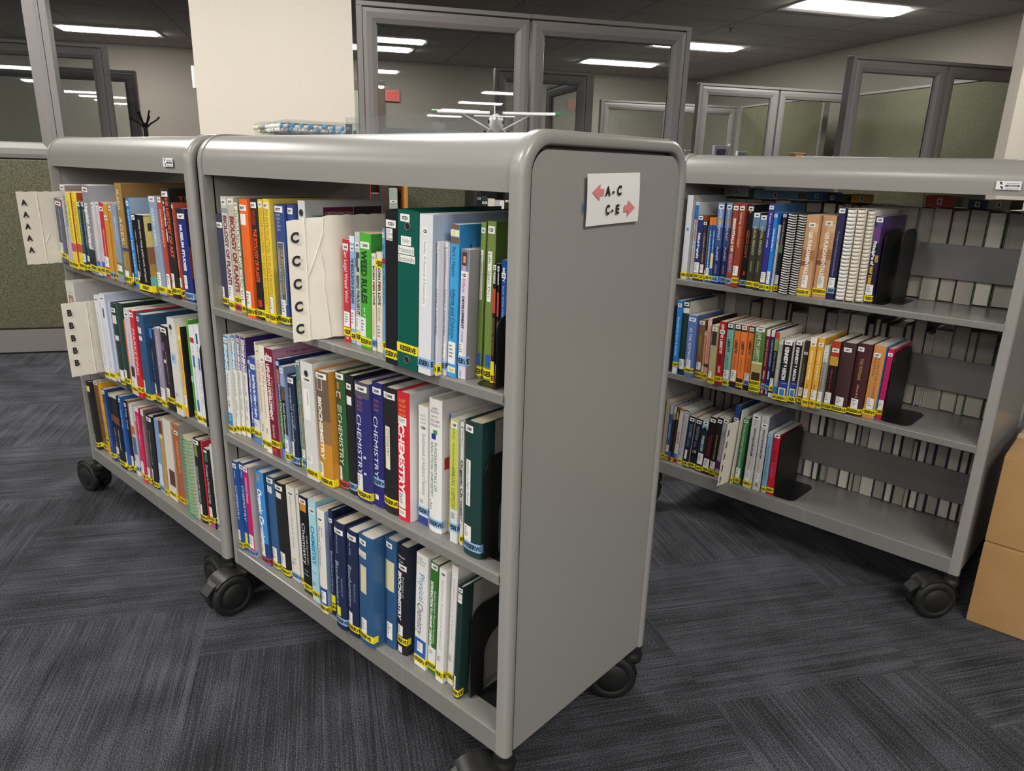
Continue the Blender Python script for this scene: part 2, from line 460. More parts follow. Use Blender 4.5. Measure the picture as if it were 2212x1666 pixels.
# ---------------------------------------------------------------- book carts
L_, D_ = 1.0, .4745
ZB, BT, S2T, S1T, HF, ZT = .1306, .1768, .5078, .8303, 1.1370, 1.2280
PW = .025
M_STOP = mat('back_stop_shaded_grey', '6f6e6c', .38)  # stop grey taken darker, partly for the shade inside the cart
def u_outline(inset, R, zb, n=8):
    """inverted U from front bottom over the top to back bottom (y, z)"""
    y0, y1, zt = -inset, -D_+inset, ZT-inset
    R = max(R-inset, .004)
    P = [(y0, zb)]
    for k in range(n+1):
        a = PI/2*k/n; P.append((y0-R+R*math.cos(a), zt-R+R*math.sin(a)))
    for k in range(n+1):
        a = PI/2+PI/2*k/n; P.append((y1+R+R*math.cos(a), zt-R+R*math.sin(a)))
    P.append((y1, zb))
    return P
def end_frame(root, x_out, x_in):
    """bent tube-like rim around the end, with the flat panel set in it"""
    s = 1 if x_in > x_out else -1
    R = .066
    mb = MB()
    sec = [(.024, .007), (.016, .0015), (.008, .0), (.003, .003), (0, .010), (0, .014), (s*0+.0, .0145)]
    rows = []
    for inset, dx in ((.0240, .014), (.0228, .0035), (.019, 0), (.010, 0), (.004, .0018), (.001, .0055), (0, .011), (0, .025)):
        rows.append([(x_out + s*dx, y, z) for y, z in u_outline(inset, R, ZB)])
    mb.grid(rows, M_PAINT, True)
    # inner wall of the post
    inn = u_outline(.028, R, ZB)
    o0 = rows[-1]
    mb.grid([o0, [(x_in, y, z) for y, z in inn]], M_PAINT)
    # bottom caps of both legs
    for q in (0, -1):
        mb.face([r[q] for r in rows] + [(x_in, inn[q][0], inn[q][1])], M_PAINT)
    o = mb.build('end_frame', root)
    p = MB(); ol = [(min(y+.0045, -.0245) if y > -.1 else y, z) for y, z in u_outline(.0290, R, ZB+.004)]
    a = [(x_out+s*.0035, y, z) for y, z in ol]; b = [(x_in, y, z) for y, z in ol]
    p.face(a if s < 0 else a[::-1], M_PAINT); p.face(b if s > 0 else b[::-1], M_PAINT)
    p.grid([a, b], M_SEAM, closed=True)
    p.build('end_panel', o)
    return o
def caster(root, x, y, yaw, brake=True):
    M = T(x, y, 0) @ RZ(yaw)
    c = MB()
    c.lathe([(.010, .088), (.021, .090), (.0225, .098), (.0225, .108), (.019, .112), (.0205, .122), (.0205, .1295)], M_PLASTIC, 20)
    o = c.build('caster', root, M)
    TR, RW, WW = .048, .057, .022
    h = MB()
    n = 12
    arc = [(-22 + (190+22)*k/n) for k in range(n+1)]
    outer = [(TR+(RW+.003)*math.cos(math.radians(a)), .0571+(RW+.003)*math.sin(math.radians(a))) for a in arc]
    inner = [(TR+(RW-.014)*math.cos(math.radians(a)), .0571+(RW-.014)*math.sin(math.radians(a))) for a in arc]
    prof = outer + inner[::-1]
    h.extrude(prof, lambda p, t: (p[0], -.010+.020*t, p[1]), M_PLASTIC, True)
    top = [(TR+(RW+.0035)*math.cos(math.radians(a)), .0571+(RW+.0035)*math.sin(math.radians(a))) for a in range(35, 171, 9)]
    low = [(TR+(RW+.0005)*math.cos(math.radians(a)), .0571+(RW+.0005)*math.sin(math.radians(a))) for a in range(35, 171, 9)]
    h.extrude(top + low[::-1], lambda p, t: (p[0], -.030+.060*t, p[1]), M_PLASTIC, True)
    h.build('hood', o)
    for sg in (-1, 1):
        wv = MB()
        MX = T(TR, sg*.0215, .0571) @ Matrix.Rotation(-sg*PI/2, 4, 'X')
        wv.lathe([(.012, -WW/2), (RW-.006, -WW/2), (RW, -WW/2+.004), (RW, WW/2-.006), (RW-.003, WW/2-.001), (RW-.009, WW/2+.001), (.038, WW/2+.002), (.037, WW/2+.0005), (.035, WW/2+.0005), (.034, WW/2+.002), (.012, WW/2+.0035), (.002, WW/2+.0037)], M_RUBBER, 40, MX)
        wv.build('wheel', o)
    if brake:
        b = MB()
        A = Matrix.Rotation(0, 4, 'Y')
        pr = [(TR+.030, .108), (TR+.050, .098), (TR+.068, .080), (TR+.070, .075), (TR+.050, .089), (TR+.030, .100)]
        b.extrude(pr, lambda p, t: (p[0], -.019+.038*t, p[1]), M_PLASTIC)
        for k in range(7):
            f = .15+.7*k/6
            px, pz = TR+.034+f*.031, .1068-f*.026
            b.box((px-.0012, -.017, pz-.002), (px+.0012, .017, pz+.0012), M_BLACKMETAL)
        b.build('brake_lever', o)
    return o

def badge(root, x, z):
    b = MB(); y = .0008
    b.box((x-.052, 0, z-.010), (x, y, z+.010), M_WHITE)
    def put(x0, z0, sx, sy): return lambda p: (x0 - p[0]*sx, y+.0003, z0 + p[1]*sy)
    m1, m2 = mat('navy_print', '2c3a5c', .6), M_GREYINK
    t = 'SMITH SYSTEM'; s = .030/text_width(t, 1); letters(b, t, m1, put(x-.019, z-.003, s, .0048/CAPH), 1)
    for k in range(2): b.box((x-.048, y, z+.0045-k*.0125), (x-.021, y+.0003, z+.0058-k*.0125), m2)
    for dz, dx in ((.005, 0), (-.005, .003)):
        b.face([(x-.006-dx, y+.0003, z+dz+.004), (x-.012-dx, y+.0003, z+dz+.002), (x-.013-dx, y+.0003, z+dz-.004), (x-.008-dx, y+.0003, z+dz-.002)], m1)
    return b.build('maker_badge', root)

def cart(name, ox, oy, yaw, label, casters, badge_x=None):
    r = empty(name, T(ox, oy, 0) @ RZ(yaw), label, 'book cart', 'grey steel book carts')
    end_frame(r, 0, PW); end_frame(r, L_, L_-PW)
    # top cover: fascia, rounded shoulder, top, back, with folded lower edges
    IN, R = .0045, .060
    P = u_outline(IN, R, HF)
    q = [(P[0][0]-.016, HF+.012), (P[0][0]-.016, HF)] + P + [(P[-1][0]+.016, HF), (P[-1][0]+.016, HF+.012)]
    inner = u_outline(IN+.0015, R, HF+.0015)
    mb = MB()
    x0, x1 = PW*.42, L_-PW*.42
    mb.grid([[(x0, y, z) for y, z in q], [(x1, y, z) for y, z in q]], M_PAINT, True)
    mb.grid([[(x1, y, z) for y, z in inner], [(x0, y, z) for y, z in inner]], M_PAINT, True)
    tc = mb.build('top_cover', r)
    try: tc.data.set_sharp_from_angle(angle=math.radians(40))
    except Exception: pass
    for zt, lip in ((S1T, .0185), (S2T, .0205), (BT, BT-ZB)):
        s = MB(); x0, x1 = PW, L_-PW
        y0, y1 = (.0045, -D_-.0045) if zt > .3 else (.0002, -D_-.0002)
        prof = [(y0-.018, zt-lip+.0015), (y0-.0015, zt-lip), (y0, zt-lip+.0015), (y0, zt-.0025), (y0-.0008, zt-.0008), (y0-.0025, zt), (y1+.0025, zt), (y1+.0008, zt-.0008), (y1, zt-.0025), (y1, zt-lip+.0015), (y1+.0015, zt-lip), (y1+.018, zt-lip+.0015), (y1+.018, zt-lip+.0005+.002), (y1+.003, zt-lip+.004), (y1+.003, zt-.004), (y0-.003, zt-.004), (y0-.003, zt-lip+.004), (y0-.018, zt-lip+.0035)]
        s.extrude(prof, lambda p, t: (x0+(x1-x0)*t, p[0], p[1]), M_SHELF)
        s.build('shelf', r)
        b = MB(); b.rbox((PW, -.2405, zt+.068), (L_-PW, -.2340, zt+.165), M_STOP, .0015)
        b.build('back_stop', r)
    for (x, y), a in zip(((.0195, -.018), (L_-.0195, -.018), (.0195, -D_+.018), (L_-.0195, -D_+.018)), casters):
        caster(r, x, y, math.radians(a))
    if badge_x: badge(r, badge_x, 1.161)
    return r
AX, AY, AYAW = 1.01701, .01100, -.00649
EX, EY, EYAW = -.46466, -1.32484, -.03431
FR = {'M': T(0, 0, 0), 'A': T(AX, AY, 0) @ RZ(AYAW), 'E': T(EX, EY, 0) @ RZ(EYAW)}
cart('book_cart', 0, 0, 0, 'full grey book cart nearest the camera, with the A-C paper sign on its end', (62, 90, 40, 180))
cart('book_cart', AX, AY, AYAW, 'grey book cart at the green partition, with the white A and B cards', (0, 12, 0, 160), .13)
cart('book_cart', EX, EY, EYAW, 'half empty grey book cart beside the cardboard boxes', (45, 60, 20, 140), .106)
ZS = {'1': S1T, '2': S2T, '3': BT}

# ---------------------------------------------------------------- books
class Skin:
    """maps (s, z) on the spine, s to the viewer's right, around the corners on to the boards"""
    def __init__(k, w, h, bulge): k.w, k.h, k.hw, k.b = w, h, w/2, bulge
    def p(k, s, z, e):
        a = abs(s)
        if a <= k.hw: return (-s, -k.b*(s/k.hw)**2 + e, z)
        sg = 1 if s > 0 else -1
        return (-sg*(k.hw+e), -k.b-(a-k.hw), z)
    def strip(k, mb, m, s0, s1, z0, z1, e):
        ss = [s0] + [q*k.hw for q in (-1, -.66, -.33, 0, .33, .66, 1) if s0 < q*k.hw < s1] + [s1]
        mb.grid([[k.p(s, z0, e) for s in ss], [k.p(s, z1, e) for s in ss]], m)
    def down(k, mb, t, m, t0, t1, a0, a1, e, bold=0, it=0):
        """title reading from head to foot"""
        wn = text_width(t, bold); sx = (t1-t0)*k.h/wn; sy = (a1-a0)*k.w/CAPH
        letters(mb, t, m, lambda g: k.p(-k.hw + a0*k.w + g[1]*sy, k.h*(1-t0) - g[0]*sx, e), bold, .25 if it else 0, None, k.b > 0)
    def flat(k, mb, t, m, s0, s1, z0, z1, e, bold=0, wrap=False):
        wn = text_width(t, bold); sx = (s1-s0)/wn; sy = (z1-z0)/CAPH
        letters(mb, t, m, lambda g: k.p(s0 + g[0]*sx, z0 + g[1]*sy, e), bold)
    def marks(k, mb, m, t0, t1, a0, a1, e, rnd):
        """print too small to read: a run of short strokes down the spine"""
        z = k.h*(1-t0); end = k.h*(1-t1); H0 = (a1-a0)*k.w; H = min(H0, .0055); s0 = -k.hw + a0*k.w + (H0-H)/2
        while z - .0012 > end:
            l = H*rnd.uniform(.18, .5)
            if rnd.random() < .16: z -= l; continue
            k.strip(mb, m, s0+H*rnd.uniform(0, .12), s0+H*rnd.uniform(.65, 1), z-l, z, e); z -= l*1.5
    def lines(k, mb, m, z0, z1, s0, s1, e, rnd, n=4):
        dz = (z1-z0)/n
        for i in range(n):
            z = z1 - dz*(i+.75); q = s0 + (s1-s0)*rnd.uniform(.35, .8)
            s = s0
            while s < q:
                l = (s1-s0)*rnd.uniform(.07, .16); k.strip(mb, m, s, min(s+l, q), z, z+dz*.5, e); s += l*1.4
RESERVE = 'RESERVE'
def paint_cover(col, kind): return mat('cover_'+col, col, .55 if kind == 'h' else .32, spec=.5)
def arc_profile(w, dep, b, kind):
    hw = w/2
    if kind == 'h':
        n = 8
        c = [(hw - 2*hw*i/n, -b*(2*i/n-1)**2) for i in range(n+1)]
        return [(hw, -dep)] + [(hw, -b-.004)] + c + [(-hw, -b-.004)] + [(-hw, -dep)]
    r = min(.0012, w*.2)
    return [(hw, -dep), (hw, -r), (hw-r*.35, -r*.3), (hw-r, 0), (-hw+r, 0), (-hw+r*.35, -r*.3), (-hw, -r), (-hw, -dep)]
def make_book(M, w, h, dep, kind, col, fc, els, label, group, seed, name=None):
    rnd = random.Random(seed)
    nm = name or {'b': 'ring_binder', 'w': 'wire_bound_book', 'c': 'comb_bound_book'}.get(kind, 'book')
    r = empty(nm, M, label, 'binder' if kind == 'b' else 'book', group)
    b = min(.0034, .09*w) if kind == 'h' else 0
    sk = Skin(w, h, b)
    hw = w/2
    m1 = paint_cover(col, kind); m2 = paint_cover(fc, 'p') if fc and kind not in 'wc' else m1
    page = M_FORE_SHADE if 'fore-edge' in label and rnd.random() < .8 else M_PAPER_OLD if rnd.random() < .22 else M_PAPER
    if kind in 'wc':
        p = MB(); y0 = -.006
        for x0, x1, z_ in ((-hw, -hw+.0006, 0), (hw-.0006, hw, 0)):
            p.box((x0, -dep, 0), (x1, y0, h), paint_cover(col if kind == 'w' else fc, 'p'))
        p.build('cover', r)
        p = MB(); p.box((-hw+.0012, -dep+.001, .0005), (hw-.0012, y0-.001, h-.0005), page if kind == 'c' or col[0] > '9' else mat('dark_sheets', '3a3a3c', .8)); p.build('page_block', r)
        q = MB()
        if kind == 'w':
            pm = mat('binding_'+fc, fc, .35); n = int(h/(.0072 if fc[0] > '9' else .0105))
            for i in range(n):
                z = .004 + (h-.008)*i/(n-1)
                pts = [((hw-.0005)*math.cos(a), -.006+.0085*math.sin(a), z+.0012*math.sin(a*2)) for a in [PI*(-.12+1.24*j/9) for j in range(10)]]
                q.tube(pts, .0019 if fc[0] > '9' else .0014, pm, 6)
        else:
            pm = mat('comb_'+col, col, .35); n = int(h/.0105)
            for i in range(n):
                z = .003 + (h-.006)*i/n
                rows = []
                for j in range(9):
                    a = PI*(-.1+1.2*j/8); x, y = (hw-.0004)*math.cos(a), -.007+.0105*math.sin(a); dz = .0016*(1-math.sin(max(a, 0)))
                    rows.append([(x, y, z+dz), (x, y, z+.0092+dz), (x*.93, y-.0008, z+.0092+dz), (x*.93, y-.0008, z+dz)])
                q.grid(rows, pm, True, closed=True)
            q.box((-hw*.8, -.0075, .001), (hw*.8, -.002, h-.001), mat('comb_shade', '4b4a48', .8))
        q.build('binding_ribs', r)
        return r
    # cover
    t = .0026 if kind in 'hb' else .0007
    t = min(t, w*.22)
    out = arc_profile(w, dep, b, kind)
    def inn(p):
        x, y = p
        if y <= -dep+1e-9: return ((hw-t)*(1 if x > 0 else -1), y)
        return (max(-hw+t, min(hw-t, x)), min(y-t, -t-(b if abs(x) >= hw-1e-6 else 0)))
    c = MB()
    inner = [inn(p) for p in out]
    k1, k2 = c.slot(m1), c.slot(m2)
    n = len(out)
    for i in range(n-1):
        a, d = out[i], out[i+1]; ai, di = inner[i], inner[i+1]
        onboard = fc and a[0] < -hw+1e-5 and d[0] < -hw+1e-5
        mm = m2 if onboard else m1
        c.face([(*a, 0), (*a, h), (*d, h), (*d, 0)], mm, kind == 'h' and 1 < i < n-3)
        c.face([(*di, 0), (*di, h), (*ai, h), (*ai, 0)], m1)
        c.face([(*a, h), (*ai, h), (*di, h), (*d, h)], mm)
        c.face([(*d, 0), (*di, 0), (*ai, 0), (*a, 0)], mm)
    for i in (0, n-1):
        a, ai = out[i], inner[i]
        q = [(*a, 0), (*ai, 0), (*ai, h), (*a, h)]
        c.face(q if i else q[::-1], m1)
    c.build('cover', r)
    ins = {'h': .0035, 'b': .011}.get(kind, .0006)
    wp = hw - t - .0003
    p = MB(); y0, y1 = -b-t-.0008, -dep+(ins if kind != 'p' else .0004)
    if kind == 'h':
        rows = []
        for y, f in ((y0, .93), (y0-.004, 1), (y1+.003, 1), (y1, .985)):
            rows.append([(wp*f, y, ins), (-wp*f, y, ins), (-wp*f, y, h-ins), (wp*f, y, h-ins)])
        p.grid(rows, page, closed=True); p.face(rows[0][::-1], page); p.face(rows[-1], page)
    else:
        p.box((-wp, y1, ins), (wp, y0, h-ins-(.012 if kind == 'b' else 0)), page)
    p.build('page_block', r)
    # printing, stickers, tapes
    prints = []; cv = MB(); lay = [.00016 if b else .00008]
    made = []
    for el in [x for x in els.split(';') if x]:
        f = el.split(':'); k = f[0]
        if k in 'TXHJB' and k:
            pr = MB()
            if k == 'B':
                a = [float(q) for q in f[2:]]; a0, a1 = (a[2], a[3]) if len(a) > 3 else (0, 1)
                sk.strip(pr, mat('print_'+f[1], f[1], .4), -hw+a0*w, -hw+a1*w, h*(1-a[1]), h*(1-a[0]), lay[0])
            else:
                txt = f[1].replace('!', '|') if 'Berk' in f[1] else f[1]
                m = mat('print_'+f[2], f[2], .45); t0, t1, a0, a1 = [float(q) for q in f[3:7]]; st = f[7] if len(f) > 7 else ''
                if k == 'T': sk.down(pr, txt, m, t0, t1, a0, a1, lay[0], 1 if 'b' in st else 0, 'i' in st)
                elif k == 'X': sk.marks(pr, m, t0, t1, a0, a1, lay[0], rnd)
                else: sk.flat(pr, txt, m, -hw+a0*w, -hw+a1*w, h*(1-t1), h*(1-t0), lay[0])
            lay[0] += .00003
            if pr.f:
                zz = [v[2] for v in pr.v]; prints.append([min(zz), max(zz), [pr]])
        elif k == 'S':
            q = MB(); tt = float(f[2]); a0, a1 = (float(f[3]), float(f[4])) if len(f) > 4 else (.1, .9)
            hz = min(.0062, max(.0042, .32*w)); z = h*(1-tt); s0, s1 = -hw+a0*w, -hw+a1*w
            sk.strip(q, M_WHITE, s0, s1, z-hz, z+hz, .0004)
            wd = s1-s0
            if f[1] == '?': sk.strip(q, M_INK, s0+wd*.22, s1-wd*.22, z-hz*.35, z+hz*.3, .0005)
            else: sk.flat(q, f[1], M_INK, s0+wd*.2, s1-wd*.2, z-hz*.42, z+hz*.42, .0005, 1)
            made.append(('subject_sticker', q))
        elif k in 'CK':
            q = MB(); t0, t1 = float(f[1]), float(f[2]); a0, a1 = (float(f[3]), float(f[4])) if len(f) > 4 else (.06, .94)
            s0, s1 = -hw+a0*w, -hw+a1*w; z1, z0 = h*(1-t0), h*(1-t1)
            if k == 'C': sk.strip(q, M_WHITE, s0, s1, z0, z1, .0004)
            sk.lines(q, M_GREYINK, z1-(z1-z0)*.75, z1-(z1-z0)*.1, s0+(s1-s0)*.12, s1-(s1-s0)*.15, .0005, rnd)
            made.append(('call_number_label', q))
        elif k in 'YLR':
            q = MB(); tt = float(f[1]) if len(f) > 1 else .95
            z = h*(1-tt); hz = .0082; z = max(z, hz+.001)
            wrap = rnd.uniform(.008, .014)
            sk.strip(q, M_TAPE[k], -hw-wrap, hw+wrap, z-hz, z+hz, .0006)
            wt = .041; st = rnd.uniform(-.004, .004); sx = wt/text_width(RESERVE, 1); sy = .0088/CAPH
            lo, hi = -hw-wrap+.002, hw+wrap-.002
            letters(q, RESERVE, M_INK, lambda g: sk.p(st-wt/2+g[0]*sx, z-.0044+g[1]*sy, .0007), 1, 0, lambda gx: lo < st-wt/2+gx*sx < hi, b > 0)
            made.append(('reserve_tape', q))
        elif k in 'VD':      # picture areas on the cover board: V colour:t0:t1:d0:d1, D colour:t:d:radius(mm)
            m = mat('print_'+f[1], f[1], .4); a = [float(q) for q in f[2:]]
            if k == 'V': cv.grid([[sk.p(hw+a[2]*dep, h*(1-a[1]), lay[0]), sk.p(hw+a[3]*dep, h*(1-a[1]), lay[0])], [sk.p(hw+a[2]*dep, h*(1-a[0]), lay[0]), sk.p(hw+a[3]*dep, h*(1-a[0]), lay[0])]], m)
            else:
                rr = a[2]/1000; cv.face([sk.p(hw+a[1]*dep+rr*math.cos(2*PI*j/18), h*(1-a[0])+rr*math.sin(2*PI*j/18)*1.3, lay[0]) for j in range(18)], m)
            lay[0] += .00003
        elif k == 'O':
            q = MB(); z = h*(1-float(f[1]))
            ring = lambda rr, e: [(rr*math.cos(2*PI*j/20), e, z+rr*math.sin(2*PI*j/20)) for j in range(20)]
            q.grid([ring(.0075, .0001), ring(.0072, .0011), ring(.0056, .0011), ring(.0052, .0002)], M_DARKMETAL, True, closed=True); q.face(ring(.0052, .0002), M_INK)
            made.append(('finger_ring', q))
    prints.sort(key=lambda q: q[0]); cl = []
    for q in prints:
        if cl and q[0] - cl[-1][1] < .012: cl[-1][1] = max(cl[-1][1], q[1]); cl[-1][2] += q[2]
        else: cl.append(q)
    for _, _, ms in cl:
        a = MB()
        for s_ in ms:
            o_ = len(a.v); a.v += s_.v; a.f += [tuple(i+o_ for i in f) for f in s_.f]; a.sm += s_.sm
            a.mi += [a.slot(s_.mats[i]) for i in s_.mi]
        a.build('spine_print', r)
    if cv.f: cv.build('cover_picture', r)
    for nme, q in made: q.build(nme, r)
    return r

WHERE = {'M1': 'on the sign cart top shelf', 'M2': 'on the sign cart middle shelf', 'M3': 'on the sign cart bottom shelf',
         'A1': 'on the A card shelf', 'A2': 'on the B card shelf', 'A3': 'on the A cart bottom shelf',
         'E1': 'on the half empty cart top shelf', 'E2': 'on the half empty cart middle shelf', 'E3': 'on the half empty cart bottom shelf'}
def place_row(rk, rows):
    fr = FR[rk[0]]; zs = ZS[rk[1]]
    for i, ln in enumerate(rows.strip().split('\n')):
        a, kind, col, fc, els, lab = ln.split('~')
        xc, w, y, h, lean = [float(q) for q in a.split()]
        xc, w, y, h = xc/1000, w/1000, y/1000, h/1000; lean = math.radians(lean)
        rnd = random.Random(rk+str(i))
        dep = min((.80 if kind in 'pwc' else .76)*h, y + .230) if kind != 'b' else y + .230
        dep = min(dep, y+.230)
        M = fr @ T(xc, y, zs+.0004+abs(math.sin(lean))*w/2) @ Matrix.Rotation(lean, 4, 'Y')
        if 'shelf' not in lab and len(lab.split())+len(WHERE[rk].split()) <= 16: lab += ' ' + WHERE[rk]
        make_book(M, w, h, dep, kind, col, fc, els, lab, 'books and binders ' + WHERE[rk], rk+str(i))

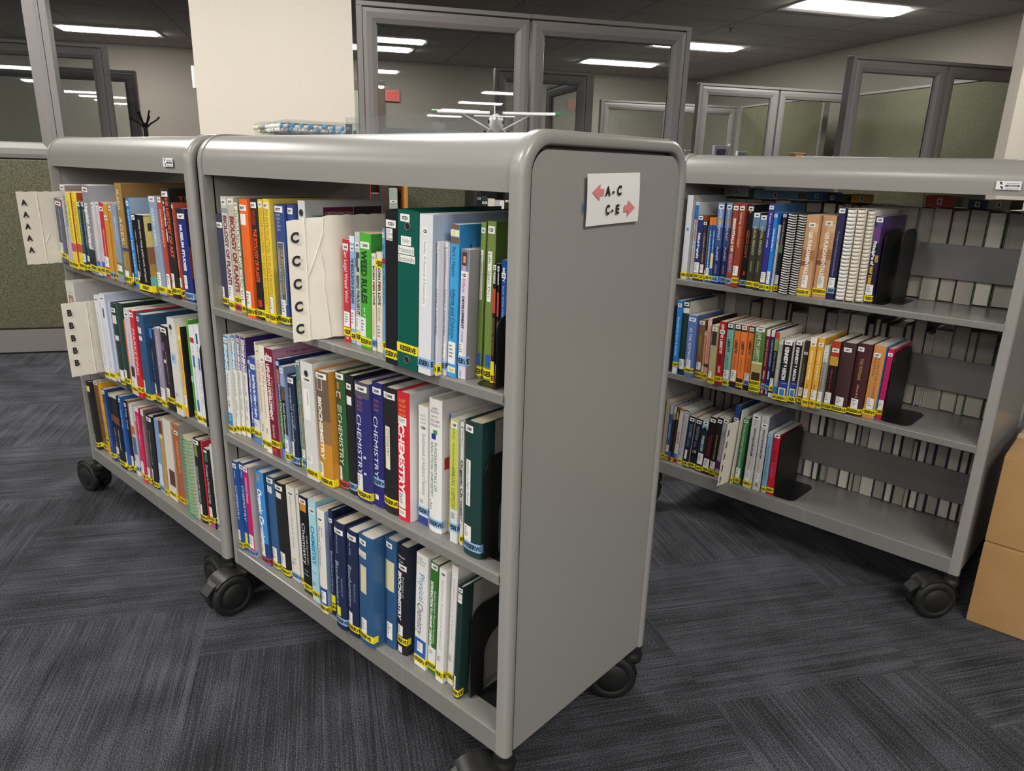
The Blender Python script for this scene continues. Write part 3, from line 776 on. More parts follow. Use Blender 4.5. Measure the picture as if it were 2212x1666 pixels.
place_row('M1', """
957.8 32.9 -21 218 0.00~h~3d3b55~~S:BIOL:.11;C:.78:.89:.0:.5;Y:.93~dark purple cloth book with a plain worn spine
908.9 26.0 -12 261 0.00~p~c9ccbe~~B:8f9aa0:.1:.14;T:BIOLOGY OF PLANTS:7a3550:.16:.78:.25:.85:b;S:BOT:.05;C:.77:.91;Y:.95~pale green floral book titled BIOLOGY OF PLANTS beside the purple book
878.6 31.1 -13 261 0.00~p~c4bda6~~T:BIOLOGY OF PLANTS:8a2f3e:.16:.82:.25:.85:b;S:BOT:.04;Y:.89;R:.96~beige floral BIOLOGY OF PLANTS copy with a red tape at its foot
851.3 17.7 -11 260 -0.01~p~7f8a6e~~T:INTRODUCTORY PLANT BIOLOGY:f2f0e0:.08:.8:.2:.85:b;S:BOT:.06;C:.77:.92;Y:.95~green leafy INTRODUCTORY PLANT BIOLOGY paperback
805.7 34.3 -1 260 -0.06~h~e8641e~~S:BOT:.07;B:f0ece4:.12:.21:.1:.8;C:.77:.92:.1:.72;Y:.945~plain orange hardback with a white paper label
772.7 28.0 -8 262 -0.18~h~1c1a1d~~T:THE ECOLOGY OF PLANTS:e2542a:.24:.68:.2:.75:b;T:GUREVITCH SCHEINER FOX:c9492a:.09:.21:.15:.75;S:BOT:.05;B:c23527:.83:.89:.25:.8;Y:.945~black hardback titled THE ECOLOGY OF PLANTS in orange letters
747.4 19.0 -10 262 -0.34~p~e3c43c~~T:INTRODUCTION TO PLANT PHYSIOLOGY:9a7f22:.14:.86:.25:.8;T:HOPKINS:9a7f22:.05:.13:.3:.8;S:BOT:.04;Y:.955~narrower yellow PLANT PHYSIOLOGY copy beside the black ecology book
720.7 24.7 -7 264 -0.48~h~e3c43c~dcc052~T:INTRODUCTION TO PLANT PHYSIOLOGY:9a7f22:.14:.85:.25:.8;T:HOPKINS:9a7f22:.05:.13:.3:.8;S:BOT:.05;C:.78:.92:.2:.75;Y:.955~wider yellow PLANT PHYSIOLOGY copy beside the blue manuals
687.5 38.0 -15 254 -0.62~h~314a86~~B:f0eee6:.3:.82:.25:.85;B:5c6468:.305:.815:.29:.81;T:THE JEPSON MANUAL:e0b23c:.35:.74:.56:.76;T:VASCULAR PLANTS OF CALIFORNIA:e8e6da:.35:.78:.36:.5;H:BALDWIN:c9cfdd:.07:.09:.3:.7;H:GOLDMAN:c9cfdd:.1:.12:.3:.7;H:KEIL:c9cfdd:.13:.15:.38:.62;H:PATTERSON:c9cfdd:.16:.18:.3:.7;H:ROSATTI:c9cfdd:.19:.21:.33:.67;S:BOT:.035;C:.78:.93:.3:.75;Y:.955~blue hardback with a framed grey panel reading THE JEPSON MANUAL
655.1 23.3 -22 256 -0.88~h~314a86~~B:5c6468:.305:.815:.29:.81;S:BOT:.05;Y:.95~second blue manual mostly hidden behind the C card
628.9 25.4 -32 265 -1.24~b~d9dadb~cfd0d2~S:BOT:.15;O:.09;V:6a1f3c:.05:.13:.22:.6;V:3a3028:.05:.13:.605:.98;H:A PHOTOGRAPHIC ATLAS:e6d6da:.085:.112:2.9:5.6~tall white binder behind the C card reading A PHOTOGRAPHIC ATLAS
601.3 26.3 -44 235 -1.56~h~1f6a72~6f6a62~S:BOT:.05~teal book just showing above the C card
473.6 21.2 -26 201 -1.74~p~c32433~~T:Can Legal Weed Win?:f3e9e4:.08:.61:.25:.75;S:CANN:.07;C:.7:.85;Y:.9;H:0:f3e9e4:.95:.975:.3:.7~red paperback titled Can Legal Weed Win?
453.5 15.4 -26 209 -1.82~p~8fb4dc~~B:dfe8f2:.0:.06;T:THE MEDICALIZATION OF MARIJUANA:1d2433:.2:.62:.25:.8:b;S:CANN:.11;C:.68:.86;Y:.93~light blue MEDICALIZATION OF MARIJUANA paperback
432.7 16.1 -23 218 -1.84~p~c9c9cb~~T:SEEING THROUGH IT:23242a:.37:.72:.25:.8:b;B:4a4b4e:.17:.22:.2:.9;B:5a5b5e:.22:.3:.1:.6;B:3f4043:.3:.34:.3:.8;S:CANN:.11;C:.74:.86;Y:.92~grey SEEING THROUGH IT paperback beside the bright green book
403.7 33.5 -19 218 -1.83~p~4fae3a~3f9a33~T:WEED RULES:14391a:.15:.6:.15:.65:b;X::d8f0cf:.63:.72:.2:.6;S:CANN:.1;C:.73:.9:.0:.5;Y:.94~bright green book titled WEED RULES
378.7 12.8 -19 184 -1.81~p~efe4cc~1a1a1a~T:BORN FOR LOVE:3b2b26:.12:.52:.3:.75:b;B:b03020:.32:.335:.35:.7;T:why empathy is essential and endangered:8a6a50:.56:.84:.3:.7;S:CD:.04;L:.92~cream BORN FOR LOVE copy with a blue tape at its foot
361.8 17.3 -19 188 -1.79~p~efe4cc~1a1a1a~T:BORN FOR LOVE:3b2b26:.13:.52:.3:.7:b;B:b03020:.32:.335:.35:.7;T:why empathy is essential:8a6a50:.54:.68:.3:.7;Y:.11;C:.7:.9~cream BORN FOR LOVE copy with a yellow tape near its top
341.6 7.9 -13 232 -1.79~p~74a9d8~~S:CD:.05;X::2c4f8a:.12:.6:.3:.8;B:a03030:.23:.27;Y:.92~thin light blue book beside the black binder
280.8 32.2 19 268 -1.80~b~202024~1b1c20~S:CD:.085;B:eceae4:.115:.19:.1:.62;J:Families,:1b1c20:.12:.135:.12:.45;J:Professionals:1b1c20:.14:.155:.12:.6;J:and:1b1c20:.157:.168:.12:.3;J:Exceptionality:1b1c20:.17:.186:.12:.6;Y:.93~black binder with a small printed label on the top shelf
236.9 52.1 20 269 -1.82~b~0f5a4c~0b4639~S:CD:.045:.15:.6;O:.095;B:efeee9:.155:.21:.18:.67;J:Families:6f7275:.165:.195:.25:.6;B:efeee9:.215:.265:.05:.82;J:Professionals &:6f7275:.22:.255:.08:.78;B:efeee9:.27:.315:.05:.87;J:Exceptionality:6f7275:.275:.307:.08:.84;Y:.865;O:.94~wide green binder with three white handwritten labels
193.4 31.3 19 266 -1.86~b~dfe1e6~9eabbc~S:CD:.1:.25:.7;B:f1f1ef:.155:.56:.3:.6;T:Families, Professionals & Exceptionality:55585c:.16:.55:.36:.54;L:.925~white binder with a long handwritten label on the top shelf
173.1 5.6 11 225 -1.93~p~d3cfd8~~S:CD:.06;T:ALLEN AND HENDERSON:55525e:.08:.26:.3:.55;T:FAMILY THEORIES:27354a:.34:.69:.2:.7;T:WILEY:55525e:.84:.92:.3:.55;Y:.95~lilac grey FAMILY THEORIES copy beside the white binder
165.2 6.6 0 224 -2.01~p~d3cfd8~~S:CD:.04;T:ALLEN AND HENDERSON:55525e:.08:.25:.3:.55;T:FAMILY THEORIES:27354a:.34:.69:.2:.7;C:.75:.86;L:.92~lilac grey FAMILY THEORIES copy beside the blue infants book
150.6 19.1 -4 253 -2.08~p~3d9fd8~2b79ae~B:7a5a4a:.0:.03;B:efe6b8:.035:.075;J:CD:77704a:.043:.066:.2:.5;B:7a5a4a:.08:.12;T:Berk ! Meyers:23344e:.14:.33:.25:.65;T:Infants and Children:1c2b40:.41:.74:.3:.75;T:PRENATAL THROUGH MIDDLE CHILDHOOD:1c2b40:.42:.72:.1:.22;C:.76:.91;B:efe6b8:.93:.97;J:Reserve:77704a:.937:.96:.2:.8;H:Infants:14304a:.12:.19:2.2:6.5~bright blue Infants and Children book with cream tape strips
130.4 17.5 -8 215 -2.05~p~d9d3de~8a8588~B:6f7f92:.0:.16;B:5a3a2c:.02:.12:.15:.75;B:d8a288:.05:.1:.3:.6;B:b9a4c4:.12:.16:.2:.7;T:Infant:c02f62:.21:.32:.3:.7:i;T:DEVELOPMENT:2a2a30:.35:.6:.3:.6:b;T:A TOPICAL APPROACH:2a2a30:.61:.73:.35:.55;S:CD:.19;C:.71:.82:.08:.7;L:.855;T:Cengage:3a3a40:.93:.99:.3:.5~lilac Infant DEVELOPMENT book with a small child portrait on its spine
113.6 10.6 -31 258 -1.81~h~71883f~5f7636~S:CD:.05;B:eef0e8:.17:.48:.2:.7;T:Life - Span Development:5d6068:.18:.47:.3:.6;B:2f62b8:.83:.91:.25:.85;Y:.95~olive green Life-Span book with a handwritten strip beside the lilac infant book
95.1 18.2 -32 260 -1.30~h~71883f~5f7636~S:CD:.05;B:eef0e8:.18:.49:.2:.7;T:Life - Span Dev:5d6068:.19:.47:.3:.6;B:2f62b8:.83:.91:.25:.85;Y:.955~olive green Life-Span book beside the small black paperbacks
77.8 7.7 -27 196 -0.66~p~231d1e~~S:CD:.03;T:FREIRE:e8e6e2:.06:.16:.2:.7:b;B:c2473c:.2:.4:.1:.9;T:PEDAGOGY OF FREEDOM:b78a3a:.44:.76:.25:.7;B:e6dc2a:.81:.92;Y:.97~small black PEDAGOGY OF FREEDOM copy touching the olive book
68.3 4.7 -27 195 -0.21~p~231d1e~~S:CD:.03;T:FREIRE:e8e6e2:.06:.16:.2:.7:b;B:c2473c:.22:.42:.1:.9;T:PEDAGOGY OF FREEDOM:b78a3a:.46:.78:.25:.7;B:e6dc2a:.83:.9;R:.96~small black PEDAGOGY OF FREEDOM copy with a red tape at its foot
58.0 11.0 -29 204 -0.03~p~1f4f9a~~T:BETTY:e8ecf4:.06:.17:.3:.65:b;T:Gartrell - The Power of Guidance Teaching Social-Emotional Skills:c8d4ea:.2:.74:.3:.65;S:CD:.12;C:.76:.87;Y:.92~small blue Power of Guidance book at the post end
""")
place_row('M2', """
963.6 21.2 -9 254 -2.49~p~e9e7e0~~B:2a8ac0:.0:.34;T:SIGNING:f4f4f0:.085:.335:.12:.78:b;S:CD:.045;T:Naturally:2a6f9c:.37:.62:.2:.7:i;K:.65:.75;B:2a8ac0:.79:.93;H:UNITS:f4f4f0:.81:.83:.2:.8;H:1-6:f4f4f0:.835:.87:.15:.7;Y:.955~SIGNING Naturally workbook with UNITS 1-6 band
943.3 14.5 -18 258 -2.34~p~e9e7e0~~B:2a8ac0:.0:.34;T:SIGNING:f4f4f0:.06:.335:.12:.78:b;S:CD:.05;T:Naturally:2a6f9c:.37:.62:.2:.7:i;T:STUDENT WORKBOOK:555a60:.65:.76:.2:.7;K:.78:.84;Y:.945~blue topped SIGNING Naturally book beside the units workbook
925.8 14.5 -22 260 -2.08~p~e9e7e0~~B:5a3a8c:.0:.34;T:SIGNING:f4f4f0:.08:.335:.12:.78:b;S:CD:.05;T:Naturally:5a3a7c:.36:.6:.2:.7:i;T:STUDENT WORKBOOK:555a60:.62:.74:.2:.7;K:.78:.84;Y:.93~narrow purple topped SIGNING Naturally book
906.0 18.6 -25 257 -1.76~p~e9e7e0~3f2672~B:5a3a8c:.0:.34;T:SIGNING:f4f4f0:.08:.335:.12:.78:b;S:CD:.05;T:Naturally:5a3a7c:.36:.58:.2:.7:i;T:STUDENT WORKBOOK:555a60:.62:.74:.2:.7;K:.78:.84;Y:.93~purple topped SIGNING Naturally book with a dark purple cover
886.5 13.0 -28 211 -1.25~p~3a57a6~~T:Social Policy for Children & Families:eef0f6:.15:.8:.25:.75:b;S:CD:.06;Y:.89~blue Social Policy book beside the purple SIGNING books
856.3 25.4 -22 217 -0.50~p~dfe0e4~~B:3a57a6:.0:.72;T:Social Policy for Children & Families:eef0f6:.2:.7:.3:.75:b;S:CD:.11;K:.76:.82;Y:.89;B:4f7fc2:.93:1~blue and white Social Policy book with a pale foot
835.8 5.9 -22 257 0.31~p~e6e4e0~~S:CD:.06;X::4c4c52:.2:.7:.25:.75;L:.96~thin white education paperback with blue tape
809.9 17.0 -15 254 0.85~p~e8e2c8~~B:e2dc9a:.0:.08;T:LIFE-SPAN Development:b8532f:.14:.64:.2:.8;S:CD:.05;K:.74:.86;Y:.94~cream LIFE-SPAN Development paperback with a yellow top
777.9 22.4 -8 261 1.07~p~ece7da~~T:LIFE-SPAN Development:b8532f:.16:.68:.2:.6;T:A TOPICAL APPROACH TO:8a8578:.13:.34:.65:.9;S:CD:.13;K:.76:.84;Y:.92~cream LIFE-SPAN Development paperback beside the maroon one
747.0 35.1 -7 259 1.12~p~7d1f33~c08aa4~T:LIFE-SPAN DEVELOPMENT:f3e6e6:.14:.66:.15:.5:b;T:A Topical Approach to:e0b8c0:.25:.56:.6:.8;T:Santrock:f3e6e6:.7:.83:.3:.6;H:9e:f0e4e4:.04:.075:.2:.6;S:CD:.09;Y:.88;B:c23a3a:.93:.965:.1:.6;H:A Topical Approach to:3a1c28:.03:.055:2.0:4.4~maroon LIFE-SPAN DEVELOPMENT book with a pink cover
720.8 13.8 -13 239 1.11~p~26386e~~B:b87860:.1:.24:.1:.7;B:3a7a3a:.4:.85;T:Social Development:eef0ea:.24:.83:.3:.8;S:CD:.04;B:5a8fc8:.9:1~navy and green Social Development book
693.1 17.0 -5 229 1.07~p~8fa4cc~~B:5d5048:.2:.34;B:1f2026:.34:.7;T:Social Development:eef0ea:.37:.75:.25:.75;S:CD:.04;C:.75:.88;Y:.93~light blue and black Social Development book
668.9 27.7 -10 212 1.00~h~1e2a44~~T:unequal childhoods:c9d2de:.13:.75:.3:.65;X::8a96a8:.3:.6:.7:.82;S:CD:.05;C:.74:.9:.0:.45;L:.94~navy unequal childhoods hardback with light blue tape
651.2 4.1 -16 250 0.94~p~3f7f78~~S:CD:.04;X::d5e4dc:.2:.8:.25:.75;Y:.96~thin teal paperback beside the navy hardback
629.1 13.6 -8 255 0.88~p~6d7f86~~S:CHEM:.02;T:Study Guide and Solutions Manual:d8c860:.18:.78:.2:.7;C:.8:.88;L:.92;B:e0a94a:.05:.9:.9:1~grey teal study guide with an orange edge
574.4 44.2 7 264 0.80~b~d8d8d5~cfcfcc~S:CHEM:.14;O:.09;B:eeedea:.22:.48:.15:.65;X::8a8a8c:.24:.36:.4:.58;C:.79:.86:.1:.6;Y:.94~white binder on the middle shelf beside BIOCHEMISTRY
527.3 46.3 5 255 0.65~h~c98a2c~~B:6e5a48:.0:.42;B:94704a:.42:.62;T:BIOCHEMISTRY:f4efe4:.22:.76:.2:.5:b;T:CONCEPTS AND CONNECTIONS:e0b060:.37:.74:.1:.17;B:e8e4dc:.06:.16:.2:.6;B:6e5a48:.065:.155:.24:.56;S:CHEM:.04;C:.8:.93:.0:.35;Y:.955~brown to orange BIOCHEMISTRY book
486.3 32.1 -11 258 0.38~h~2c5a33~~B:b8764a:.08:.14:.2:.5;B:e8e6d8:.16:.21:.1:.6;B:6a2f2a:.17:.24:.2:.5;T:CHEMISTRY:f0f0ea:.34:.78:.15:.65;T:GILBERT KIRSS FOSTER:d0d8c8:.27:.33:.1:.7;S:CHEM:.03;C:.8:.92:.0:.4;R:.95~green CHEMISTRY book with a red tape
455.2 26.4 -11 259 -0.02~h~1c1c20~~S:CHEM:.09:.15:.75;B:efeeea:.17:.24:.1:.75;L:.93~plain black hardback with two white labels beside green CHEMISTRY
412.1 46.1 -6 254 -0.42~h~2c2c70~4a4f8c~B:55555e:.0:.12;T:CHEMISTRY:eceaf2:.26:.78:.15:.5;H:GILBERT:c06a70:.11:.13:.2:.6;H:FOSTER:c06a70:.15:.17:.2:.6;H:BRETZ:c06a70:.18:.2:.2:.6;H:DAVIES:c06a70:.21:.23:.2:.6;S:CHEM:.045;C:.77:.92:.05:.5;B:d0d4ea:.6:.62:.6:.75;B:d0d4ea:.74:.76:.6:.75;Y:.94~indigo CHEMISTRY book with grey worn top
371.0 32.5 -12 262 -0.67~h~26266e~~T:CHEMISTRY:eceaf2:.26:.76:.15:.6;H:FOSTER:c06a70:.13:.15:.2:.7;H:BRETZ:c06a70:.165:.185:.2:.7;H:DAVIES:c06a70:.2:.22:.2:.7;S:CHEM:.06;L:.79;B:eceaf2:.9:.94:.2:.55~indigo CHEMISTRY book with blue tape high up
332.4 41.1 -11 261 -0.75~h~1f1e20~~S:CHEM:.06;B:e9e4cf:.3:.64:.2:.55;T:CHEMISTRY:55524a:.32:.54:.3:.48;Y:.905~black hardback with a cream vertical CHEMISTRY label
291.2 35.4 -10 262 -0.75~h~cf2331~dcdcde~T:CHEMISTRY:f6efee:.24:.77:.15:.65:b;H:GILBERT:f0b040:.05:.075:.2:.75;H:KIRSS:f0b040:.09:.11:.2:.75;H:BRETZ:f0b040:.125:.145:.2:.75;H:FOSTER:f0b040:.16:.18:.2:.75;B:efeeea:.185:.245:.1:.8;J:CHEM:6a6a6c:.195:.225:.2:.7;C:.77:.9:.1:.7;B:efeeea:.91:.97:.1:.7;J:RESERVE:6a6a6c:.925:.95:.15:.6;D:7a1c22:.58:.42:38;D:dcdcde:.585:.44:30;D:2a2022:.5:.3:5;D:2a2022:.62:.26:6;D:2a2022:.68:.38:5;D:b02a2e:.55:.2:5;D:e2e2e4:.45:.34:6;V:c23038:.2:.25:.32:.45~red CHEMISTRY book with a white cover
251.9 27.4 -27 241 -0.73~p~e6e4de~~T:Fundamentals of Analytical Chemistry:6a6f86:.22:.74:.4:.75:i;H:SKOOG:777777:.07:.085:.2:.75;H:WEST:777777:.1:.115:.2:.75;H:HOLLER:777777:.13:.145:.2:.75;S:CHEM:.175;K:.78:.83;L:.88;B:2d3f8c:.93:1~shorter white Analytical Chemistry book with a blue foot
214.2 33.9 -21 264 -0.68~h~e6e6e4~e2dfda~H:CHEM:2a2a2a:.055:.075:.25:.7;H:SKOOG:5a5a5e:.08:.1:.15:.8;H:WEST:3f7f66:.115:.135:.2:.75;H:HOLLER:b03a48:.145:.165:.15:.85;H:CROUCH:5a5a7e:.175:.195:.12:.85;B:3a9a4a:.22:.25:.4:.7;B:2c2f8c:.25:.29:.25:.6;T:FUNDAMENTALS OF:4a7a5e:.31:.68:.5:.7;T:ANALYTICAL CHEMISTRY:3f7f5a:.31:.73:.2:.42;C:.74:.87:.05:.5;L:.93;V:b81f2c:.42:.51:.03:1~large white FUNDAMENTALS OF ANALYTICAL CHEMISTRY book
193.2 4.0 -40 238 -0.62~p~e6e5e0~~B:2a5fb0:.0:.07;B:d06a3a:.05:.09:.3:.9;S:CHEM:.11;T:ORGANIC CHEMISTRY:8a8a55:.3:.85:.2:.8;Y:.93~thin white organic chemistry book with a blue top
159.9 19.1 -19 240 -0.53~p~dcdcdc~~B:c9cf55:.0:.72;T:Fundamentals of:4a5226:.18:.44:.3:.6:i;T:ORGANIC CHEMISTRY:4a5226:.38:.72:.2:.7;T:McMurry:5a6238:.06:.15:.3:.6:i;S:CHEM:.04;K:.74:.82;L:.87~yellow green ORGANIC CHEMISTRY book
143.6 8.8 -23 239 -0.38~p~e3e1da~~T:Organic Chemistry:33353a:.3:.8:.2:.8:b;T:McMurry:4a7a66:.07:.2:.3:.8;S:CHEM:.04;K:.82:.87;Y:.95~white Organic Chemistry book beside the dark green hardback
101.4 40.4 -6 254 -0.25~h~163a36~~S:CHEM:.055:.05:.55;B:eeeeea:.28:.62:.12:.42;T:Introduction to Organic Chemistry:2a2a30:.29:.61:.2:.35;C:.77:.89:.0:.5;L:.92;V:94918b:.004:.996:.16:1~dark green hardback with a white Introduction to Organic Chemistry strip
""")
place_row('M3', """
963.4 20.6 -8 253 0.12~p~1f4a94~2f6cb0~T:CHEMISTRY:eef2f8:.27:.66:.2:.6;T:INTRODUCTORY:8fb0dc:.32:.62:.65:.8;T:TRO:c9d8ee:.1:.19:.25:.55;S:CHEM:.05;C:.78:.9:.0:.5;Y:.945~blue CHEMISTRY paperback at the post end of the bottom shelf
939.8 21.2 -14 255 0.32~p~1f4a94~2f6cb0~T:CHEMISTRY:eef2f8:.25:.65:.25:.75;T:TRO:c9d8ee:.08:.17:.3:.7;S:CHEM:.05;B:e6dc2a:.79:.9:.0:.6;Y:.93~blue CHEMISTRY paperback beside the magenta book
905.0 24.2 -8 255 0.61~p~c21f6a~cfc4be~T:Introductory Chemistry:f4d8e4:.12:.4:.25:.75;S:CHEM:.03;C:.75:.9;L:.95~magenta Introductory Chemistry paperback with a pale cover
849.6 37.5 -12 256 0.83~h~3b8ad0~2f4f78~B:8a9096:.02:.1:.2:.7;B:24467e:.76:.97;T:Organic Chemistry:f2f4f8:.18:.82:.2:.75:b;C:.77:.91:.05:.6;R:.95~blue Organic Chemistry hardback with red tape
810.7 35.9 -19 254 0.91~h~335b86~6a7478~S:CHEM:.04;B:d8dcde:.1:.17:.15:.75;C:.76:.92:.2:.75;Y:.955~steel blue hardback with a small pale label on the bottom shelf
768.6 41.0 -18 251 0.92~h~1f1e21~~S:CHEM:.05;B:e6e4de:.1:.16:.15:.75;C:.75:.91:.15:.7;Y:.955~plain black hardback with a white spine label on the bottom shelf
728.3 36.1 -26 252 0.85~p~e3dfd7~~S:CHEM:.07;X::9a968e:.1:.65:.4:.55;B:d8c23a:.76:.78:.2:.6;K:.79:.85;L:.95~wide white solutions manual with blue tape
702.5 11.9 -28 254 0.63~p~e4dfd4~~S:CHEM:.05;Y:.95~thin cream book beside the black Organic Chemistry
658.1 32.4 -14 256 0.18~p~1b1a1e~~B:8a3a7a:.03:.1:.0:.9;B:c98a3a:.07:.15:.1:.9;T:Chemistry:f0f0f0:.27:.7:.2:.6;T:ORGANIC:d8d8d8:.38:.69:.68:.85;H:Carey:c8c8c8:.75:.77:.2:.7;H:Giuliano:c8c8c8:.79:.81:.15:.8;S:CHEM:.05;Y:.93~black Organic Chemistry book with a purple and orange picture
615.8 29.4 -9 263 -0.38~p~a8d8e6~~T:CHEMISTRY:1f8fb8:.25:.63:.25:.7:b;T:INTRODUCTORY:2f5f7a:.4:.62:.75:.88;S:CHEM:.1;H:Carey:3a6a7c:.7:.72:.2:.7;K:.8:.86;Y:.925~light cyan CHEMISTRY book
566.2 28.8 4 260 -0.84~h~e2ddd3~8fa6c4~T:Physical Chemistry:2f6fae:.15:.55:.15:.55;T:Atkins:6a8ab0:.15:.24:.6:.8:i;B:2a4fa0:.75:.92;S:CHEM:.08;C:.78:.9:.3:.85;Y:.955~white Physical Chemistry hardback with a blue ink picture foot
542.4 15.3 -6 266 -1.14~h~1c2748~~T:Biochemistry:aebcd2:.37:.78:.3:.75;X::8a9ab8:.1:.25:.3:.6;S:CHEM:.09;B:e6dc2a:.8:.88;Y:.92~narrow navy Biochemistry hardback beside Physical Chemistry
487.5 38.0 13 264 -1.37~h~1c2748~~T:Biochemistry:aebcd2:.36:.78:.1:.5;T:PRINCIPLES OF:8a9ab8:.5:.68:.65:.78;X::8a9ab8:.12:.28:.25:.5;S:CHEM:.08;B:e6dc2a:.79:.88:.15:.55;L:.92~navy Biochemistry hardback with light blue tape
448.1 37.3 9 258 -1.63~h~1c2748~~T:Biochemistry:aebcd2:.33:.74:.1:.5;T:PRINCIPLES OF:8a9ab8:.48:.66:.65:.78;X::8a9ab8:.09:.24:.25:.5;S:CHEM:.06;C:.78:.9:.1:.5;Y:.925~navy Biochemistry hardback beside the steel blue volume
402.5 46.9 9 263 -1.93~h~2c5580~35608c~S:CHEM:.06:.1:.6;B:dcd6c4:.14:.2:.0:.6;J:CHEMISTRY:6a6a62:.175:.19:.05:.5;B:d8cfa8:.27:.52:.15:.6;C:.76:.9:.2:.6;Y:.925~thick steel blue hardback with aged labels and yellow tape
359.2 36.1 -21 261 -2.25~h~2c5580~~S:CHEM:.05:.15:.7;B:d8cfa8:.19:.46:.05:.85;C:.76:.92:.25:.75~steel blue hardback with a big aged label and no tape
324.2 30.2 -24 260 -2.55~h~1b1820~1d2a3c~B:a02040:.22:.225;H:Nelson:e8e8e8:.09:.11:.05:.75;H:Cox:e8e8e8:.13:.15:.15:.6;S:CHEM:.19;T:BIOCHEMISTRY:f0f0f4:.24:.68:.05:.45:b;T:Principles of:c0c8d8:.27:.46:.55:.72;C:.73:.83:.1:.65;Y:.87;B:e8e4e4:.93:.99:.15:.6;D:1f6a8a:.6:.5:62;D:2f86a4:.58:.55:48;D:12303f:.6:.6:30~black Principles of BIOCHEMISTRY book with a teal globe cover
263.7 34.4 -23 266 -2.78~p~e8e6e2~~H:CHEM:2a2a2a:.03:.045:.1:.5;H:ATKINS &:777777:.05:.065:.1:.8;H:DE PAULA:777777:.075:.09:.1:.75;T:Physical:3a8ac0:.16:.41:.3:.75;T:Chemistry:2a3550:.42:.7:.2:.7:i;B:2a5fb0:.74:.9;C:.77:.86:.25:.75;Y:.935~white Physical Chemistry book with a blue flask foot
233.4 22.7 -28 259 -2.91~p~35702f~~B:e9e9e4:.76:.92;T:INTRODUCTION TO ORGANIC CHEMISTRY:f0f4ea:.17:.76:.1:.4:b;T:Student Solutions Manual to Accompany:e0ead8:.24:.72:.55:.8;S:CHEM:.035;K:.78:.84;Y:.93~green INTRODUCTION TO ORGANIC CHEMISTRY solutions manual
202.7 21.7 -21 261 -2.99~p~e6e4e1~~S:CHEM:.04;T:Student Solutions Manual:8a8a8c:.09:.7:.4:.6;K:.76:.83;Y:.93~white upright solutions manual beside the green one
181.4 17.4 -31 274 -3.02~p~e8e6e2~~T:Solutions Manual:8a8a8c:.1:.62:.4:.55;K:.74:.82;Y:.93~white solutions manual leaning against the dark green book
144.8 13.7 -11 254 -3.02~h~14332f~~S:CHEM:.03;B:e6e6e2:.06:.14:.0:.85;H:STUDY GUIDE:4a4a4c:.065:.08:.05:.75;H:BIOCHEMISTRY:4a4a4c:.1:.115:.05:.8;C:.8:.94:.0:.45;Y:.95;V:94918b:.004:.996:.14:1~slim dark green hardback beside the black bookend on the bottom shelf
""")
